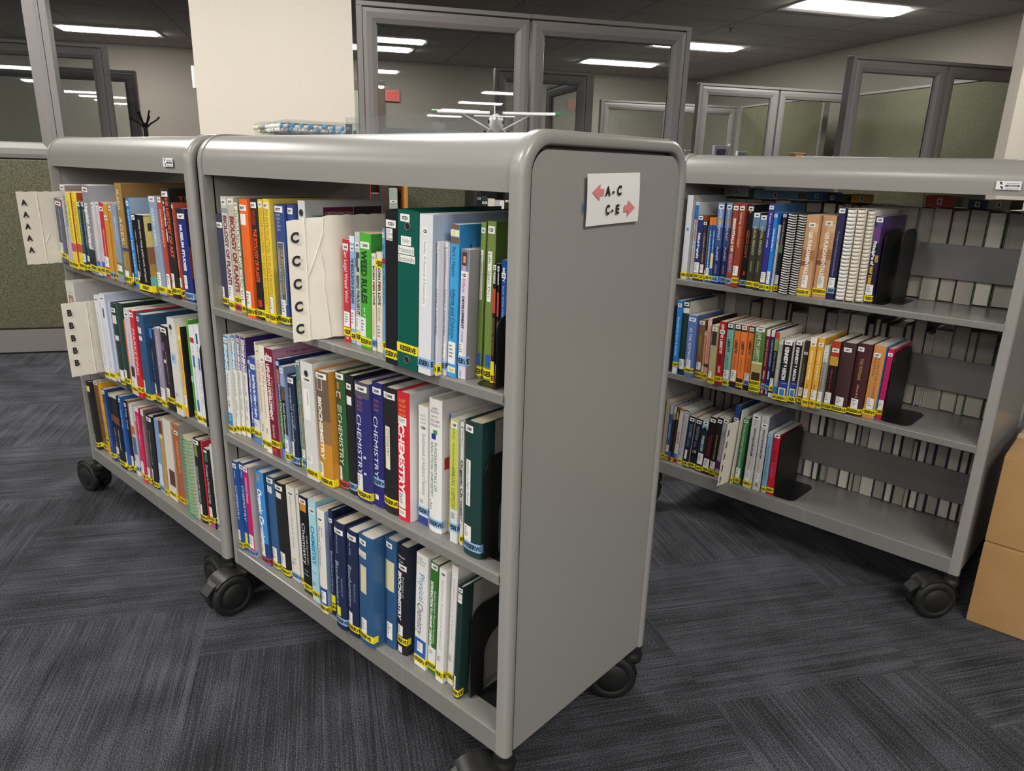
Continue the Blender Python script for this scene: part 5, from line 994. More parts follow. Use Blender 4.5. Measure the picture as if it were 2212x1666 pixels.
place_row('E3', """
965.9 16.6 -26 219 -0.98~p~b8a890~~Y:.95~beige book at the hidden end of the bottom shelf
949.2 12.4 -23 207 -1.49~p~3f68a8~~B:c8ccd4:.0:.16;X::c8d4ea:.35:.6:.3:.7;C:.72:.85;Y:.95~blue paperback with a white top on the bottom shelf
936.3 9.7 -21 207 -2.11~p~34322a~~B:d8d4c8:.0:.12;B:b89a60:.12:.24;B:3a6ac0:.82:.92;R:.96~dark olive book with red tape on the bottom shelf
923.0 7.8 -15 210 -2.58~p~34322a~~B:55523a:.0:.1;B:b89a60:.1:.22;Y:.95~dark olive book with yellow tape on the bottom shelf
910.7 13.4 -15 209 -2.92~p~ccc8c0~~B:b84a44:.0:.05;T:NATION:b02f38:.42:.64:.3:.75:b;S:?:.06;B:3a6ab8:.82:.92;R:.95~pale book titled NATION in red
892.9 18.6 -18 205 -3.12~p~b8bac0~~B:26304a:.0:.07;X::8a90a0:.2:.75:.3:.7;S:?:.05;K:.76:.85;Y:.93~pale grey book with a navy top beside the pale NATION book
866.0 21.0 -13 191 -3.19~p~1d2640~b89a70~T:VOICES OF FREEDOM:a8b8c8:.15:.42:.3:.7;B:4a5470:.45:.6:.2:.6;C:.66:.84:.1:.5;S:?:.06;Y:.93~navy VOICES OF FREEDOM copy beside the pale grey book
841.7 24.1 -18 187 -3.20~p~1d2640~b89a70~T:VOICES OF FREEDOM:a8b8c8:.15:.42:.3:.7;B:4a5470:.45:.56:.2:.6;B:1a1a1a:.6:.75:.1:1;H:OK:e8e8d8:.62:.68:.2:.8;S:?:.06;Y:.93~navy VOICES OF FREEDOM copy with a crossed black mark
812.6 21.8 -11 192 -3.20~p~27332e~~B:9ab8cc:.0:.17;B:1a1e20:.14:.2:.2:.7;T:FREEDOM:a8ccd8:.3:.6:.25:.65:b;S:?:.06;C:.64:.85;Y:.93~dark green FREEDOM book with a light blue top
788.2 23.4 -12 209 -3.20~p~231a1c~~T:POWER AND CIVIL:b83a3a:.3:.7:.5:.75;T:REVOLUTIONS:b83a3a:.35:.68:.2:.42;S:?:.06;C:.73:.9;Y:.92~black book with red lettering beside dark green FREEDOM
764.9 19.7 -13 213 -3.20~p~26221e~~X::b09a5a:.3:.72:.3:.65;S:?:.06;C:.75:.88;Y:.93~black book with gold lettering on the bottom shelf
742.0 19.9 -10 219 -3.18~p~a9a3ac~~X::d8c8cc:.3:.7:.3:.65;B:5a2a6a:.72:.85;S:?:.05;Y:.93~grey lilac book with a purple block beside the J card
710.5 18.7 -14 270 -3.05~h~24467e~1e3c70~S:?:.18~tall dark blue book behind the J card
687.9 4.5 -4 262 -2.65~b~d8d4ca~c8c4ba~X::55524a:.3:.7:.3:.6;Y:.95~white binder half hidden behind the J card
672.6 16.6 -16 233 -1.91~p~3f8050~~T:THE PRINCE INTRODUCTION TO STATISTICS:e0f0e0:.08:.75:.3:.65;S:?:.04;C:.75:.9;Y:.94~green paperback beside the J card
634.6 27.6 -13 255 -1.05~p~c9c7c6~~T:PHOTOJOURNALISM:2a2a2c:.18:.56:.4:.65:b;T:Kobre:b85a50:.06:.14:.35:.6;T:The Professionals:b85a50:.58:.74:.35:.55;S:?:.03;C:.76:.9:.2:.75;Y:.94~white PHOTOJOURNALISM copy beside the green paperback
603.0 25.5 -16 257 -0.34~p~c9c7c6~55586a~T:PHOTOJOURNALISM:2a2a2c:.18:.56:.4:.65:b;T:Kobre:b85a50:.04:.1:.35:.6;T:The Professionals:b85a50:.58:.74:.35:.55;S:?:.12;C:.76:.88:.2:.75;H:R:2a2a2c:.9:.95:.3:.7~white PHOTOJOURNALISM copy with a large R at its foot
577.7 15.1 -14 210 0.15~p~7fa8c4~~T:POPULAR CULTURE PEOPLE & IDENTITY:24445a:.2:.78:.3:.7;S:?:.03;Y:.93~light blue popular culture paperback
556.8 21.1 -19 208 0.41~p~c41f34~7a161f~T:POPULAR:5a1020:.25:.45:.3:.65;T:Culture:8a6ab8:.46:.72:.25:.7;S:?:.03;Y:.92~red popular culture book beside the bookend
""")

# ---------------------------------------------------------------- white cardboard shelf dividers with letters
def divider(name, prof, z0, z1, fr, text, label, s_letter, sz, zt0, zt1, tilt=0.0, shear=0.0, creases=()):
    """prof: (x, y) polyline from the free outer edge into the shelf, printed on its -X side"""
    r = empty('divider_card', fr, label, 'divider card', 'white lettered divider cards')
    th = .0022
    P = [Vector((p[0], p[1])) for p in prof]
    # resample
    Q = []
    for i in range(len(P)-1):
        n = max(2, int((P[i+1]-P[i]).length/.012))
        Q += [P[i].lerp(P[i+1], k/n) for k in range(n)]
    Q.append(P[-1])
    nz = 14
    def norm(i):
        d = (Q[min(i+1, len(Q)-1)] - Q[max(i-1, 0)]).normalized()
        return Vector((d.y, -d.x)) if d.y < 0 else Vector((-d.y, d.x))
    rnd = random.Random(label)
    wob = lambda i, j: .0006*math.sin(i*1.7+j*.9) + .0005*math.sin(j*2.1)
    L0 = [0]
    for i in range(1, len(Q)): L0.append(L0[-1] + (Q[i]-Q[i-1]).length)
    def pt(i, j, side):
        n = norm(i); z = z0 + (z1-z0)*j/nz
        e = side*th/2 + wob(i, j)
        return (Q[i].x + n.x*e + tilt*(z-z0), Q[i].y + n.y*e, z + shear*min(L0[i], .09) + .0010*math.sin(i*2.3)*(j in (0, nz)))
    mb = MB()
    A = [[pt(i, j, 1) for j in range(nz+1)] for i in range(len(Q))]
    B = [[pt(i, j, -1) for j in range(nz+1)] for i in range(len(Q))]
    mb.grid(A, M_CARD, True); mb.grid(B, M_CARD, True)
    for j in (0, nz): mb.grid([[a[j] for a in A], [b[j] for b in B]], M_CARD)
    for i in (0, len(Q)-1): mb.grid([A[i], B[i]], M_CARD)
    mb.build('card', r)
    def on(s, z, e):
        i = 0
        while i < len(L0)-2 and L0[i+1] < s: i += 1
        f = (s-L0[i])/(L0[i+1]-L0[i]); n0, n1 = norm(i), norm(i+1)
        q = Q[i].lerp(Q[i+1], f); n = n0.lerp(n1, f)
        if n.x > 0: n = -n
        return (q.x + n.x*e + tilt*(z-z0), q.y + n.y*e, z + shear*min(s, .09))
    bold = 1
    for k in range(len(text)):
        lt = MB()
        zc = zt1 + (zt0-zt1)*k/max(len(text)-1, 1)
        wn = text_width(text[k], bold); sc = sz/CAPH
        letters(lt, text[k], M_INK, lambda g: on(s_letter + g[0]*sc*.85, zc - sz/2 + g[1]*sc, th/2+.0028), bold)
        lt.build('letter', r)
    if creases:
        cm = mat('raised_fold_in_card', 'efe9dd', .6)
        c = MB()
        for line in creases:
            c.tube([on(s, z, th/2+.0006) for s, z in line], .0010, cm, 5)
        c.build('fold_crease', r)
    return r
I4 = T(0, 0, 0)
divider('c', [(.560, .042), (.500, -.028), (.4915, -.05), (.4915, -.20)], .8235, 1.062, I4, 'CCCCC',
        'white card lettered C five times, standing out from the sign cart top shelf', .007, .0190, 1.030, .851, shear=.15,
        creases=[[(.070, 1.060), (.067, 1.03), (.060, 1.01), (.050, .985), (.040, .962), (.034, .950)], [(.060, 1.0), (.067, .955), (.065, .93), (.071, .87), (.073, .825)], [(.0335, 1.064), (.0337, .94), (.0335, .824)]][0:3])
divider('a', [(1.9860, .112), (1.9865, .03), (1.9865, -.18)], .8328, 1.058, I4, 'AAAAA',
        'white card lettered A five times, sticking out beside the green partition', .010, .017, 1.026, .880, creases=[[(.062, .90), (.075, .925)], [(.055, 1.057), (.056, .832)]])
divider('b', [(1.742, .106), (1.742, .02), (1.742, -.18)], .5110, .741, I4, 'BBBBB',
        'white card lettered B five times, over the black book with the pale note strip', .012, .019, .712, .555, creases=[[(.05, .56), (.09, .530)], [(.068, .74), (.069, .51)]])
divider('j', [(.706, .050), (.700, .012), (.6985, -.03), (.6985, -.20)], .1785, .400, FR['E'], 'JJJJJ',
        'curled white card marked with five letter J on the bottom shelf', .004, .017, .372, .205, -.06)

# ---------------------------------------------------------------- bookends
def bookend(fr, x, y0, z, h, dep, label, arch=False, tongue=1, col=None):
    m = col or M_BLACKMETAL
    r = empty('bookend', fr @ T(x, y0, z), label, 'bookend', 'black metal bookends')
    t = .0016; mb = MB(); R = min(.035, h*.22)
    out = [(0, .0022), (0, h-R)] + [(-R+R*math.cos(a), h-R+R*math.sin(a)) for a in [PI/2*k/8 for k in range(1, 9)]]
    out += [(-dep+R+R*math.cos(a), h-R+R*math.sin(a)) for a in [PI/2+PI/2*k/8 for k in range(0, 9)]] + [(-dep, .0022)]
    if arch:
        ra = dep*.30; ym = -dep*.52; zc = h*.40
        out += [(ym-ra, .0022), (ym-ra, zc)] + [(ym - ra*math.cos(PI*k/12), zc + ra*math.sin(PI*k/12)) for k in range(1, 12)] + [(ym+ra, zc), (ym+ra, .0022)]
    mb.extrude(out, lambda p, q: (t*q, p[0], p[1]), m)
    mb.build('upright_plate', r)
    b = MB()
    Q = [(0, 0), (tongue*.085, 0)]
    R2 = .03; yd = -dep if not arch else -dep*.82; y1 = 0 if not arch else -dep*.10
    pr = [(0, y1), (tongue*(.09-R2), y1)] + [(tongue*(.09-R2+R2*math.sin(a)), y1-R2+R2*math.cos(a)) for a in [PI/2*k/6 for k in range(1, 7)]]
    pr += [(tongue*(.09-R2+R2*math.cos(a)), yd+R2-R2*math.sin(a)) for a in [PI/2*k/6 for k in range(0, 7)]] + [(0, yd)]
    b.extrude(pr, lambda p, q: (p[0], p[1], .0001+(.0002 if tongue > 0 else .0013)*q), m)
    b.build('base_plate', r)
    return r
bookend(I4, .0745, -.012, S2T, .195, .165, 'black metal bookend holding the chemistry books on the sign cart middle shelf', True, -.5)
bookend(I4, .1215, -.030, BT, .200, .165, 'dark bookend with an arched opening on the sign cart bottom shelf', True, -1)
bookend(I4, .0480, -.005, S1T, .12, .15, 'low black bookend under the olive and blue books at the sign cart post', False, .6)
bookend(FR['A'], .0275, .004, S2T, .235, .15, 'black bookend behind the white doodled books on the B card shelf', False, -.02)
bookend(FR['E'], .3440, -.035, S1T, .205, .135, 'black bookend touching the purple MAP DESIGN book', False, -.25)
bookend(FR['E'], .3150, -.085, S1T, .205, .125, 'second black bookend behind the one beside the MAP DESIGN book', False, -.3)
bookend(FR['E'], .2640, -.020, S2T, .200, .165, 'black bookend on the half empty cart middle shelf beside SPIRAL ROAD', False, -.75)
bookend(FR['E'], .5420, -.020, BT, .205, .170, 'black bookend on the half empty cart bottom shelf beside the red book', False, -.7)

# ---------------------------------------------------------------- books shelved from the far side of the half empty cart (fore-edges towards us)
COVERS = ['1f2436', '20263c', '3a1f24', '24222a', '2a3350', '8f8b84', '1c1d22', '33406a', '6a665e', '3f5a34', 'b9b4aa', '5a2a2a']
PAGES = ['d3cec4', 'c8c0b0', 'dad6ce', 'cfc6b2', 'd8d4cc', 'c2bbb0']
def far_row(rk, seed, x, xend, wmin, wmax, hmin, hmax, label):
    rnd = random.Random(seed)
    k = 0
    while x > xend:
        w = min(rnd.uniform(wmin, wmax), x - .034)
        if rnd.random() < .25 and w > .02: w *= .45
        h = rnd.uniform(hmin, hmax); dep = rnd.uniform(.165, .185)
        M = FR['E'] @ T(x - w/2, -.2425-dep-rnd.uniform(0, .012), ZS[rk]+.0004) @ RZ(PI)
        hard = rnd.random() < .7
        make_book(M, w-.0012, h, dep, 'h' if hard else 'p', rnd.choice(COVERS), '', '', label, 'far side books on the half empty cart ' + {'1': 'top', '2': 'middle', '3': 'bottom'}[rk] + ' shelf', seed+str(k), 'book')
        x -= w; k += 1
far_row('1', 'far1', .958, .040, .040, .064, .256, .262, 'book on the far side of the half empty cart top shelf, fore-edge showing')
far_row('2', 'far2', .958, .040, .034, .056, .225, .272, 'book on the far side of the half empty cart middle shelf, fore-edge showing')
far_row('3', 'far3', .958, .065, .021, .040, .22, .262, 'book on the far side of the half empty cart bottom shelf, fore-edge showing')
# odd books laid flat on top of that top row
def flat_book(x, y, z, w, l, t, col, label, yaw=0, lean=0):
    M = FR['E'] @ T(x, y, z) @ RZ(yaw) @ Matrix.Rotation(PI/2, 4, 'Y')
    return make_book(M, t, w, l, 'p', col, '', 'S:?:.5:.2:.8', label, 'books lying on the far top row', label)
TOPZ = S1T + .2635
for i, (x, y, w, l, t, c, lab, yaw) in enumerate((
    (.700, -.262, .150, .11, .024, '7fb0d8', 'light blue book lying flat across the far top row', .03),
    (.872, -.262, .09, .12, .030, 'd8d8de', 'white book lying flat at the dark end of the far top row', 0),
    (.610, -.262, .060, .12, .026, '2a6fc0', 'small bright blue book lying on the far top row', -.05),
    (.560, -.262, .060, .12, .022, '2a3f78', 'small navy book lying on the far top row', .04),
    (.470, -.265, .060, .12, .024, 'e09a3a', 'small orange book lying on the far top row', .3),
    (.250, -.262, .075, .12, .030, 'c8452f', 'orange red book lying on the far top row', 0),
    (.170, -.262, .045, .11, .024, '2a3a4a', 'small dark book lying on the far top row', 0),
    (.115, -.262, .055, .11, .026, 'b9b3a4', 'beige book lying on the far top row', -.1))):
    flat_book(x, y, TOPZ+.001+t/2, w, l, t, c, lab, yaw)

# ---------------------------------------------------------------- paper sign on the cart end
sg = empty('paper_sign', T(-.0012, 0, 0), 'white paper sign reading A-C and C-E with two pink arrows', 'sign')
p = MB()
rows = []
ny, nz = 10, 7
def sgpt(fy, fz):
    y = -.149 - .152*fy - .004*(1-fz); z = 1.0855 + .0815*fz + .0022*fy - .0012*(1-fy)
    return (-.0006 - .0028*(1-fy)**3*(.4+.6*fz) - .0016*(fy**4) - .0012*abs(math.sin(fz*3.1)), y, z)
p.grid([[sgpt(a/ny, b/nz) for b in range(nz+1)] for a in range(ny+1)], M_WHITE, True)
p.grid([[(q[0]+.0004, q[1], q[2]) for q in [sgpt(a/ny, b/nz) for b in range(nz+1)]] for a in range(ny+1)], M_WHITE, True)
p.build('paper', sg)
M_PINK = mat('pink_print', 'dc8488', .6)
def sput(y0, z0, sy, sz, sl=.02):
    return lambda g: (-.0046, y0 - g[0]*sy, z0 + g[1]*sz + g[0]*sy*sl)
q = MB()
def sword(t, ya, yb, z0, hh):
    s = abs(yb-ya)/text_width(t, 1); letters(q, t, M_INK, sput(ya, z0, s, hh/CAPH), 1)
sword('A', -.2005, -.2125, 1.1320, .0150); sword('-', -.2190, -.2245, 1.1325, .0150); sword('C', -.2330, -.2455, 1.1330, .0150)
sword('C', -.2030, -.2140, 1.1025, .0150); sword('-', -.2190, -.2245, 1.1030, .0150); sword('E', -.2320, -.2415, 1.1030, .0145)
q.build('lettering', sg)
for dirn, yt, zc, nm in ((1, -.1625, 1.1375, 'arrow'), (-1, -.2890, 1.1110, 'arrow')):
    a = MB(); d = -dirn
    pts = [(yt, zc), (yt+d*.0215, zc+.0130), (yt+d*.0215, zc+.0052), (yt+d*.0325, zc+.0052), (yt+d*.0325, zc-.0052), (yt+d*.0215, zc-.0052), (yt+d*.0215, zc-.0130)]
    a.face([(-.0046, y, z) for y, z in pts], M_PINK); a.build(nm, sg)
tb = MB(); tb.box((-.0016, -.150, 1.108), (-.0004, -.1475, 1.124), mat('blue_tape', '2f4a8c', .4)); tb.build('tape', sg)

# ---------------------------------------------------------------- cardboard boxes beside the half empty cart
M_KRAFT = noise_mat('kraft_cardboard', 'a98456', 'b18c5d', 14, .75, 5, .3, .7, spec=.2)
M_KRAFT_IN = mat('kraft_edge', '8f6d44', .8)
def carton(x0, y0, z0, w, d, h, label):
    r = empty('cardboard_box', T(x0, y0, z0), label, 'box', 'stacked cardboard boxes')
    b = MB(); b.rbox((-w, -d, .0), (0, 0, h-.004), M_KRAFT, .0022); b.build('carton_body', r)
    for s, (ya, yb) in enumerate(((-d+.002, -d/2-.001), (-d/2+.001, -.001))):
        f = MB(); f.rbox((-w+.001, ya, h-.0038), (-.001, yb, h), M_KRAFT, .0008); f.build('flap', r)
    t = MB(); t.box((-w-.0004, -d/2-.026, h+.0001), (.0004, -d/2+.026, h+.0005), mat('packing_tape', 'b9a070', .25)); t.build('packing_tape', r)
    return r
carton(-.5010, -1.352, 0, .42, .40, .2455, 'lower brown cardboard box on the carpet beside the half empty cart')
carton(-.5010, -1.350, .2470, .42, .40, .2490, 'upper brown cardboard box with closed flaps on the stack')

# ---------------------------------------------------------------- things on top of the front cart
M_PWHITE = mat('white_model_plastic', 'e8e9ea', .3)
M_PGREEN = mat('green_model_paint', '2f7a4a', .35)
M_PBLACK = mat('dark_model_paint', '3a2a26', .35)
AP = T(.289, -.25, ZT-.0040) @ RZ(math.radians(41)) @ Matrix.Scale(.86, 4)
# local: nose +Y away from us is -Y in local; span along X
ap = empty('toy_airplane', AP, 'white toy airplane with green wing tips on top of the sign cart', 'toy airplane')
def wingsec(x, c, zc, tk, y0):
    return [(x, y0 - c*f, zc + tk*g) for k, (f, g) in enumerate(((0, 0), (.08, .5), (.3, 1), (.6, .7), (1, .05), (.6, -.25), (.3, -.35), (.08, -.3)))]
wg = MB()
for sgn in (1, -1):
    xs = ((0, .040, .0), (.075, .040, .0), (.128, .031, .0006), (.140, .029, .001))
    rows = [wingsec(sgn*x, c, .0500+dz, .005, .016) for x, c, dz in xs]
    wg.grid(rows[:3], M_PWHITE, True, closed=True); wg.grid(rows[2:], M_PGREEN, True, closed=True); wg.face(rows[-1], M_PGREEN)
wg.build('wing', ap)
fu = MB(); rows = []
for y, rx, rz, zc in ((-.075, .004, .004, .030), (-.070, .011, .011, .030), (-.045, .014, .014, .030), (-.015, .0165, .020, .0325), (.012, .0165, .020, .0325), (.035, .012, .013, .032), (.070, .006, .007, .034), (.098, .003, .005, .037)):
    rows.append([(rx*math.cos(2*PI*k/14), y, zc + rz*math.sin(2*PI*k/14)) for k in range(14)])
fu.grid(rows[:4], M_PWHITE, True, closed=True); fu.grid(rows[3:5], M_PWHITE, True, closed=True); fu.grid(rows[4:], M_PWHITE, True, closed=True)
fu.face(rows[0], M_PWHITE); fu.face(rows[-1][::-1], M_PWHITE)
fu.build('fuselage', ap)
cb = MB(); cb.box((-.0135, -.022, .0465), (.0135, .020, .0552), M_PBLACK); cb.build('cabin_roof', ap)
st = MB()
for sgn in (1, -1):
    pr = [(sgn*.0168, y, z) for y, z in ((-.05, .034), (-.01, .040), (.03, .037), (.03, .030), (-.01, .028), (-.05, .028))]
    st.face(pr, M_PGREEN)
st.build('green_stripe', ap)
for sgn in (1, -1):
    s_ = MB(); s_.tube([(sgn*.014, -.006, .018), (sgn*.072, .002, .0485)], .0016, M_PWHITE, 6); s_.build('wing_strut', ap)
tp = MB(); tp.box((-.042, .080, .0385), (.042, .099, .0405), M_PWHITE); tp.build('tailplane', ap)
fn = MB(); fn.extrude([(.070, .040), (.098, .040), (.103, .066), (.092, .066)], lambda p, t: (-.001+.002*t, p[0], p[1]), M_PWHITE); fn.build('tail_fin', ap)
for x, y in ((.026, -.02), (-.026, -.02), (0, -.062)):
    lg = MB(); lg.tube([(x*.45, y, .022), (x, y, .009)], .0014, M_PWHITE, 6)
    g_ = lg.build('landing_leg', ap)
    wh = MB(); wh.lathe([(.003, -.003), (.0075, -.003), (.0085, 0), (.0075, .003), (.003, .003)], M_RUBBER, 16, T(x, y, .0085) @ Matrix.Rotation(PI/2, 4, 'Y')); wh.build('wheel', g_)
# clear compartment box of beads
bx = empty('bead_box', T(.905, -.235, ZT+.0006) @ RZ(math.radians(-14)), 'clear plastic compartment box of beads on top of the sign cart', 'bead box')
b = MB()
W2, D2, H2 = .135, .085, .032
for a_, c_ in (((-W2, -D2, 0), (W2, D2, .0012)), ((-W2, -D2, H2-.0012), (W2, D2, H2)), ((-W2, -D2, .0012), (-W2+.0012, D2, H2-.0012)), ((W2-.0012, -D2, .0012), (W2, D2, H2-.0012)), ((-W2, D2-.0012, .0012), (W2, D2, H2-.0012)), ((-W2, -D2, .0012), (W2, -D2+.0012, H2-.0012))):
    b.box(a_, c_, M_ACRYLIC)
for k in range(1, 5): b.box((-W2+2*W2*k/5, -D2, .001), (-W2+2*W2*k/5+.001, D2, H2-.001), M_ACRYLIC)
b.build('clear_box', bx)
rnd = random.Random(3)
def sphere(mb, c, r, m):
    mb.lathe([(r*math.sin(a), -r*math.cos(a)) for a in [.15+(PI-.3)*k/5 for k in range(6)]], m, 8, T(*c))
for k, (c1, nme) in enumerate((('d8cfae', 'cream_beads'), ('8f9a96', 'grey_beads'), ('e8e8e4', 'white_beads'), ('e4e6e2', 'white_beads'), ('3f9ad0', 'blue_beads'))):
    q = MB(); x0 = W2-2*W2*(k+1)/5
    for i in range(7):
        for j in range(10):
            if nme == 'blue_beads' and rnd.random() < .7: continue
            sphere(q, (x0+.008+i*.0085, -D2+.012+j*.0175+rnd.uniform(-.002, .002), .0055 + (.0085 if rnd.random() < .6 else 0)+.006), .0048, mat('bead_'+c1, c1, .25))
    o = q.build(nme, bx); o['kind'] = 'stuff'
# clear acrylic tray upside down
ac = MB()
for a_, c_ in (((-.17, -.10, .045), (.17, .10, .047)), ((-.17, -.10, 0), (-.168, .10, .045)), ((.168, -.10, 0), (.17, .10, .045)), ((-.168, .098, 0), (.168, .10, .045)), ((-.168, -.10, 0), (.168, -.098, .045))):
    ac.box(a_, c_, M_ACRYLIC)
ac.build('acrylic_cover', M=T(.585, -.33, ZT-.0038) @ RZ(math.radians(-6)), label='low clear acrylic cover on the sign cart top behind the fascia', cat='acrylic cover')

# ---------------------------------------------------------------- background furniture
# white wall plate on the column side
w_ = MB(); w_.rbox((-.690, 4.93, 1.565), (-.667, 5.02, 1.69), M_PWHITE, .003); w_.build('wall_plate', M=BLD, label='white wall plate on the shadowed side of the cream column', cat='wall plate')
# coat stand
cs = empty('coat_stand', BLD @ T(-1.675, 8.5, 0), 'dark coat stand with curved pegs in front of the far beige wall', 'coat stand')
M_COAT = mat('dark_bent_wood', '3a2c28', .4)
c = MB(); c.tube([(0, 0, .02), (0, 0, 1.50)], .022, M_COAT, 10); c.build('pole', cs)
for k, (a, l, z) in enumerate(((1.2, .10, 1.62), (2.2, .13, 1.60), (.1, .14, 1.56), (3.3, .13, 1.55), (4.4, .09, 1.60), (5.3, .12, 1.56))):
    q = MB(); q.tube([(0, 0, 1.44), (.35*l*math.cos(a), .35*l*math.sin(a), 1.49), (.8*l*math.cos(a), .8*l*math.sin(a), z-.03), (l*math.cos(a), l*math.sin(a), z)], [.010, .009, .008, .010], M_COAT, 7); q.build('peg', cs)
for k in range(4):
    a = PI/4+k*PI/2
    q = MB(); q.tube([(0, 0, .12), (.12*math.cos(a), .12*math.sin(a), .06), (.24*math.cos(a), .24*math.sin(a), .012)], .012, M_COAT, 7); q.build('foot', cs)
# exit sign on the far wall
ex = empty('exit_sign', BLD @ T(1.235, W1-.03, 2.22), 'small red EXIT sign on the far wall behind the glass', 'exit sign')
e_ = MB(); e_.box((-.115, -.02, -.085), (.115, .02, .085), mat('exit_sign_face', 'c96a62', .4)); e_.build('sign_box', ex)
e_ = MB(); s = .17/text_width('EXIT', 1); letters(e_, 'EXIT', mat('exit_sign_letters', 'e23b36', .4), lambda g: (-.085+g[0]*s, -.0215, -.05+g[1]*.1/CAPH), 1); e_.build('lettering', ex)
# whiteboard added behind the glass in place of its mirrored reflection
wb = empty('whiteboard', BLD @ T(.85, 5.9, 0), 'small whiteboard with faint writing, standing in for a reflection in the double glass partition', 'whiteboard')
q = MB(); q.rbox((-.36, -.01, .95), (.36, .01, 1.43), mat('whiteboard_face', 'c9ccce', .3), .003); q.build('board', wb)
q = MB()
for k in range(9): q.box((-.26+k*.035, -.0115, 1.335+.006*math.sin(k*2.1)), (-.245+k*.035, -.0105, 1.365+.008*math.sin(k*1.3)), M_GREYINK)
q.build('marker_writing', wb)
for x in (-.30, .30):
    q = MB(); q.box((x-.015, -.015, .02), (x+.015, .015, .95), M_FRAME); q.box((x-.02, -.22, 0), (x+.02, .22, .02), M_FRAME); q.build('leg', wb)

# shelving seen through the gap over the books
def open_case(u0, u1, w, d, zs, top, m, label, name, back=None):
    r = empty(name, BLD @ T(u0, w, 0), label, 'bookcase')
    Lc = u1-u0
    for x in (0, Lc-.02):
        q = MB(); q.box((x, 0, 0), (x+.02, d, top), m); q.build('side_panel', r)
    for z in zs + [top-.02]:
        q = MB(); q.box((.02, 0, z), (Lc-.02, d, z+.02), m); q.build('shelf', r)
    q = MB(); q.box((.02, d-.008, 0), (Lc-.02, d, top), back or m); q.build('back_panel', r)
    return r
M_OAK = noise_mat('orange_oak', 'a8702e', 'b87f3a', 8, .5, 4, stretch=(1, 1, 8))
open_case(.245, .505, 4.40, .26, [.10, .46, .86], 1.24, M_OAK, 'orange oak bookcase seen through the sign cart, in front of the column', 'bookcase', mat('dark_oak', '5a3c20', .6))
open_case(.90, 1.62, 4.40, .28, [.10, .46, .80], 1.16, mat('black_laminate', '1d1c1e', .5), 'black bookcase of small books seen through the sign cart top shelf', 'bookcase')
def upright_books(u0, w, z, items, where):
    x = u0
    for i, (wd, h, col, st, lab) in enumerate(items):
        M = BLD @ T(x+wd/2, w, z+.0005) @ RZ(PI)
        make_book(M, wd-.001, h, .16, 'p', col, '', st, lab, 'books ' + where, lab)
        x += wd
upright_books(.275, 4.46, .88, [(.022, .19, 'd23a30', '', 'small red book in the oak bookcase'), (.05, .12, '2a201c', 'S:?:.6', 'low dark book with a white sticker in the oak bookcase'),
    (.055, .17, '33241e', '', 'dark brown book in the oak bookcase'), (.05, .15, '8fa09a', 'S:?:.5', 'grey green book with a white sticker in the oak bookcase')], 'in the oak bookcase')
upright_books(.925, 4.46, .82, [(.035, .20, '20242a', 'S:?:.2', 'black book with a high sticker at the near end of the black bookcase'), (.04, .17, '22352e', 'S:?:.2', 'dark green book in the black bookcase'), (.045, .16, 'd8cfc0', 'S:?:.3', 'cream book in the black bookcase'),
    (.03, .15, 'b9b3c0', '', 'lilac book in the black bookcase'), (.03, .15, 'e3e0da', '', 'thin white book in the black bookcase'), (.05, .21, '1e1e22', 'S:?:.3', 'tall black book with a sticker in the black bookcase'),
    (.06, .135, '9fb8d4', 'B:f0e8dc:.1:.4', 'pale blue landscape book in the black bookcase'), (.06, .135, '8fb0d8', 'B:e8e0d0:.5:.8', 'sky blue landscape book in the black bookcase'), (.05, .13, 'c8cf8a', '', 'pale green book in the black bookcase'), (.07, .17, 'e0c8b0', '', 'peach coloured book in the black bookcase')], 'in the black bookcase')

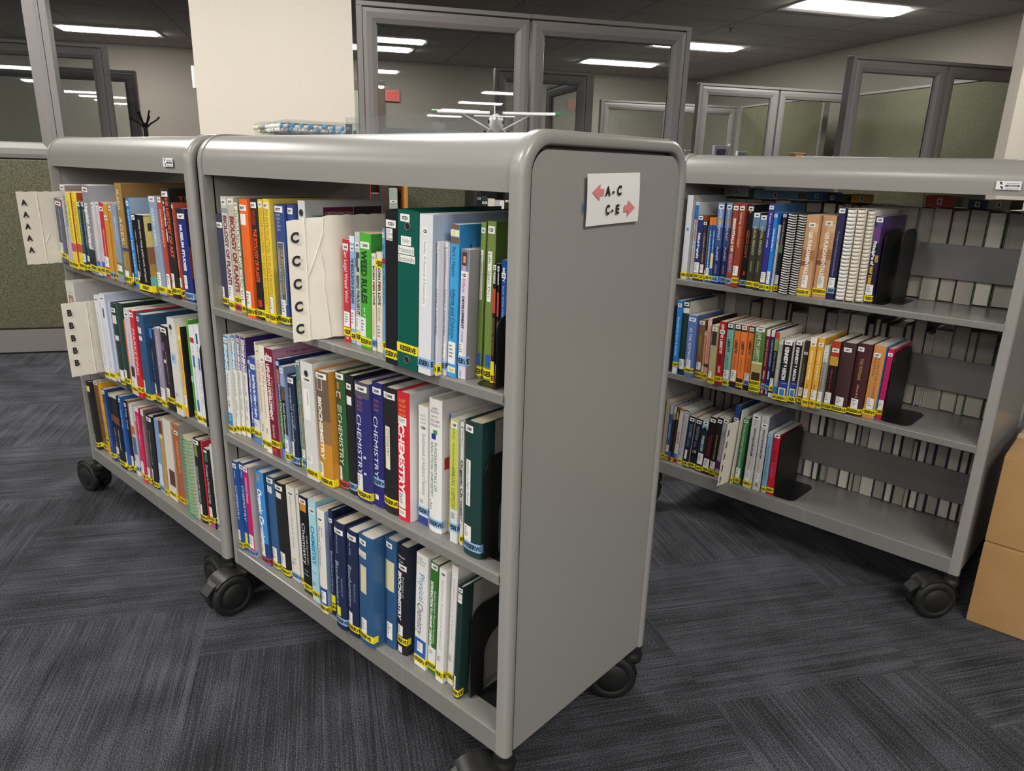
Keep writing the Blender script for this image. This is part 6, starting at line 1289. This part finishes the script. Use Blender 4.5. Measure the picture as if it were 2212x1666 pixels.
# desks and small things inside the glazed offices
def desk_unit(u0, u1, w0, w1, top, label):
    r = empty('storage_cabinet', BLD @ T(u0, w0, 0), label, 'cabinet')
    q = MB(); q.rbox((0, 0, 0), (u1-u0, w1-w0, top), mat('grey_cabinet', '77757a', .5), .004); q.build('cabinet_body', r)
    q = MB(); q.rbox((.01, -.012, .05), (u1-u0-.01, .0, top-.03), mat('grey_cabinet_door', '6d6b70', .5), .002); q.build('cabinet_door', r)
    return r
desk_unit(4.45, 6.15, 6.6, 7.0, 1.31, 'grey storage cabinet inside the nearer glazed office')
desk_unit(4.25, 5.95, 8.75, 9.15, 1.33, 'grey storage cabinet inside the farther glazed office')
def small(name, u, w, z, a, b_, col, label, cat):
    q = MB(); q.rbox((-a[0]/2, -a[1]/2, 0), (a[0]/2, a[1]/2, a[2]), mat('item_'+col, col, .5), .003)
    r = empty(name, BLD @ T(u, w, z+.0005), label, cat)
    q.build('body', r)
    q = MB(); q.rbox((-a[0]*.35, -a[1]/2-.0015, a[2]*.3), (a[0]*.35, -a[1]/2, a[2]*.75), mat('item_'+b_, b_, .5), .0005); q.build('front_label', r)
small('small_box', 5.05, 8.85, 1.33, (.20, .06, .17), '3a2f6a', 'b8b4c8', 'purple box with a pale mark on the farther office cabinet', 'box')
small('desk_calendar', 5.36, 8.85, 1.33, (.14, .05, .11), '9fb4c8', 'd8dde2', 'pale blue desk calendar on the farther office cabinet', 'calendar')
small('picture_card', 4.62, 8.85, 1.33, (.14, .04, .10), 'd6d2cc', 'b8b2aa', 'white card standing on the farther office cabinet', 'card')
small('snack_box', 4.40, 8.85, 1.33, (.24, .05, .06), 'a8908a', '6a5a58', 'low brown printed box on the farther office cabinet', 'box')
small('tissue_box', 4.72, 6.75, 1.31, (.13, .09, .07), 'c89a5a', '8a6a3a', 'tan box on the nearer office cabinet', 'box')
small('desk_tray', 4.92, 6.75, 1.31, (.24, .12, .045), '2c2c34', '3a3a44', 'dark desk tray on the nearer office cabinet', 'tray')
la = empty('desk_lamp', BLD @ T(5.12, 6.72, 1.3105), 'white desk lamp arm standing on the nearer office cabinet', 'lamp')
q = MB(); q.lathe([(.055, 0), (.055, .012), (.012, .018)], M_PWHITE, 20); q.build('base', la)
q = MB(); q.tube([(0, 0, .015), (.03, 0, .10), (.055, 0, .19)], .010, M_PWHITE, 8); q.build('arm', la)
q = MB(); q.tube([(.05, 0, .185), (.085, -.02, .205)], [.012, .018], M_PWHITE, 10); q.build('lamp_head', la)

sp = empty('sprinkler_head', BLD @ T(4.62, 8.15, CZ), 'small dark sprinkler head on the ceiling between the two lit ceiling lights', 'sprinkler')
q = MB(); q.lathe([(.035, -.001), (.035, -.006), (.012, -.008), (.010, -.03)], M_DARKMETAL, 16); q.build('sprinkler_body', sp)
q = MB(); q.lathe([(.022, -.034), (.022, -.037)], M_DARKMETAL, 16); q.build('deflector', sp)
for s in (-1, 1):
    q = MB(); q.tube([(s*.010, 0, -.012), (s*.014, 0, -.024), (s*.004, 0, -.036)], .002, M_DARKMETAL, 6); q.build('frame_arm', sp)
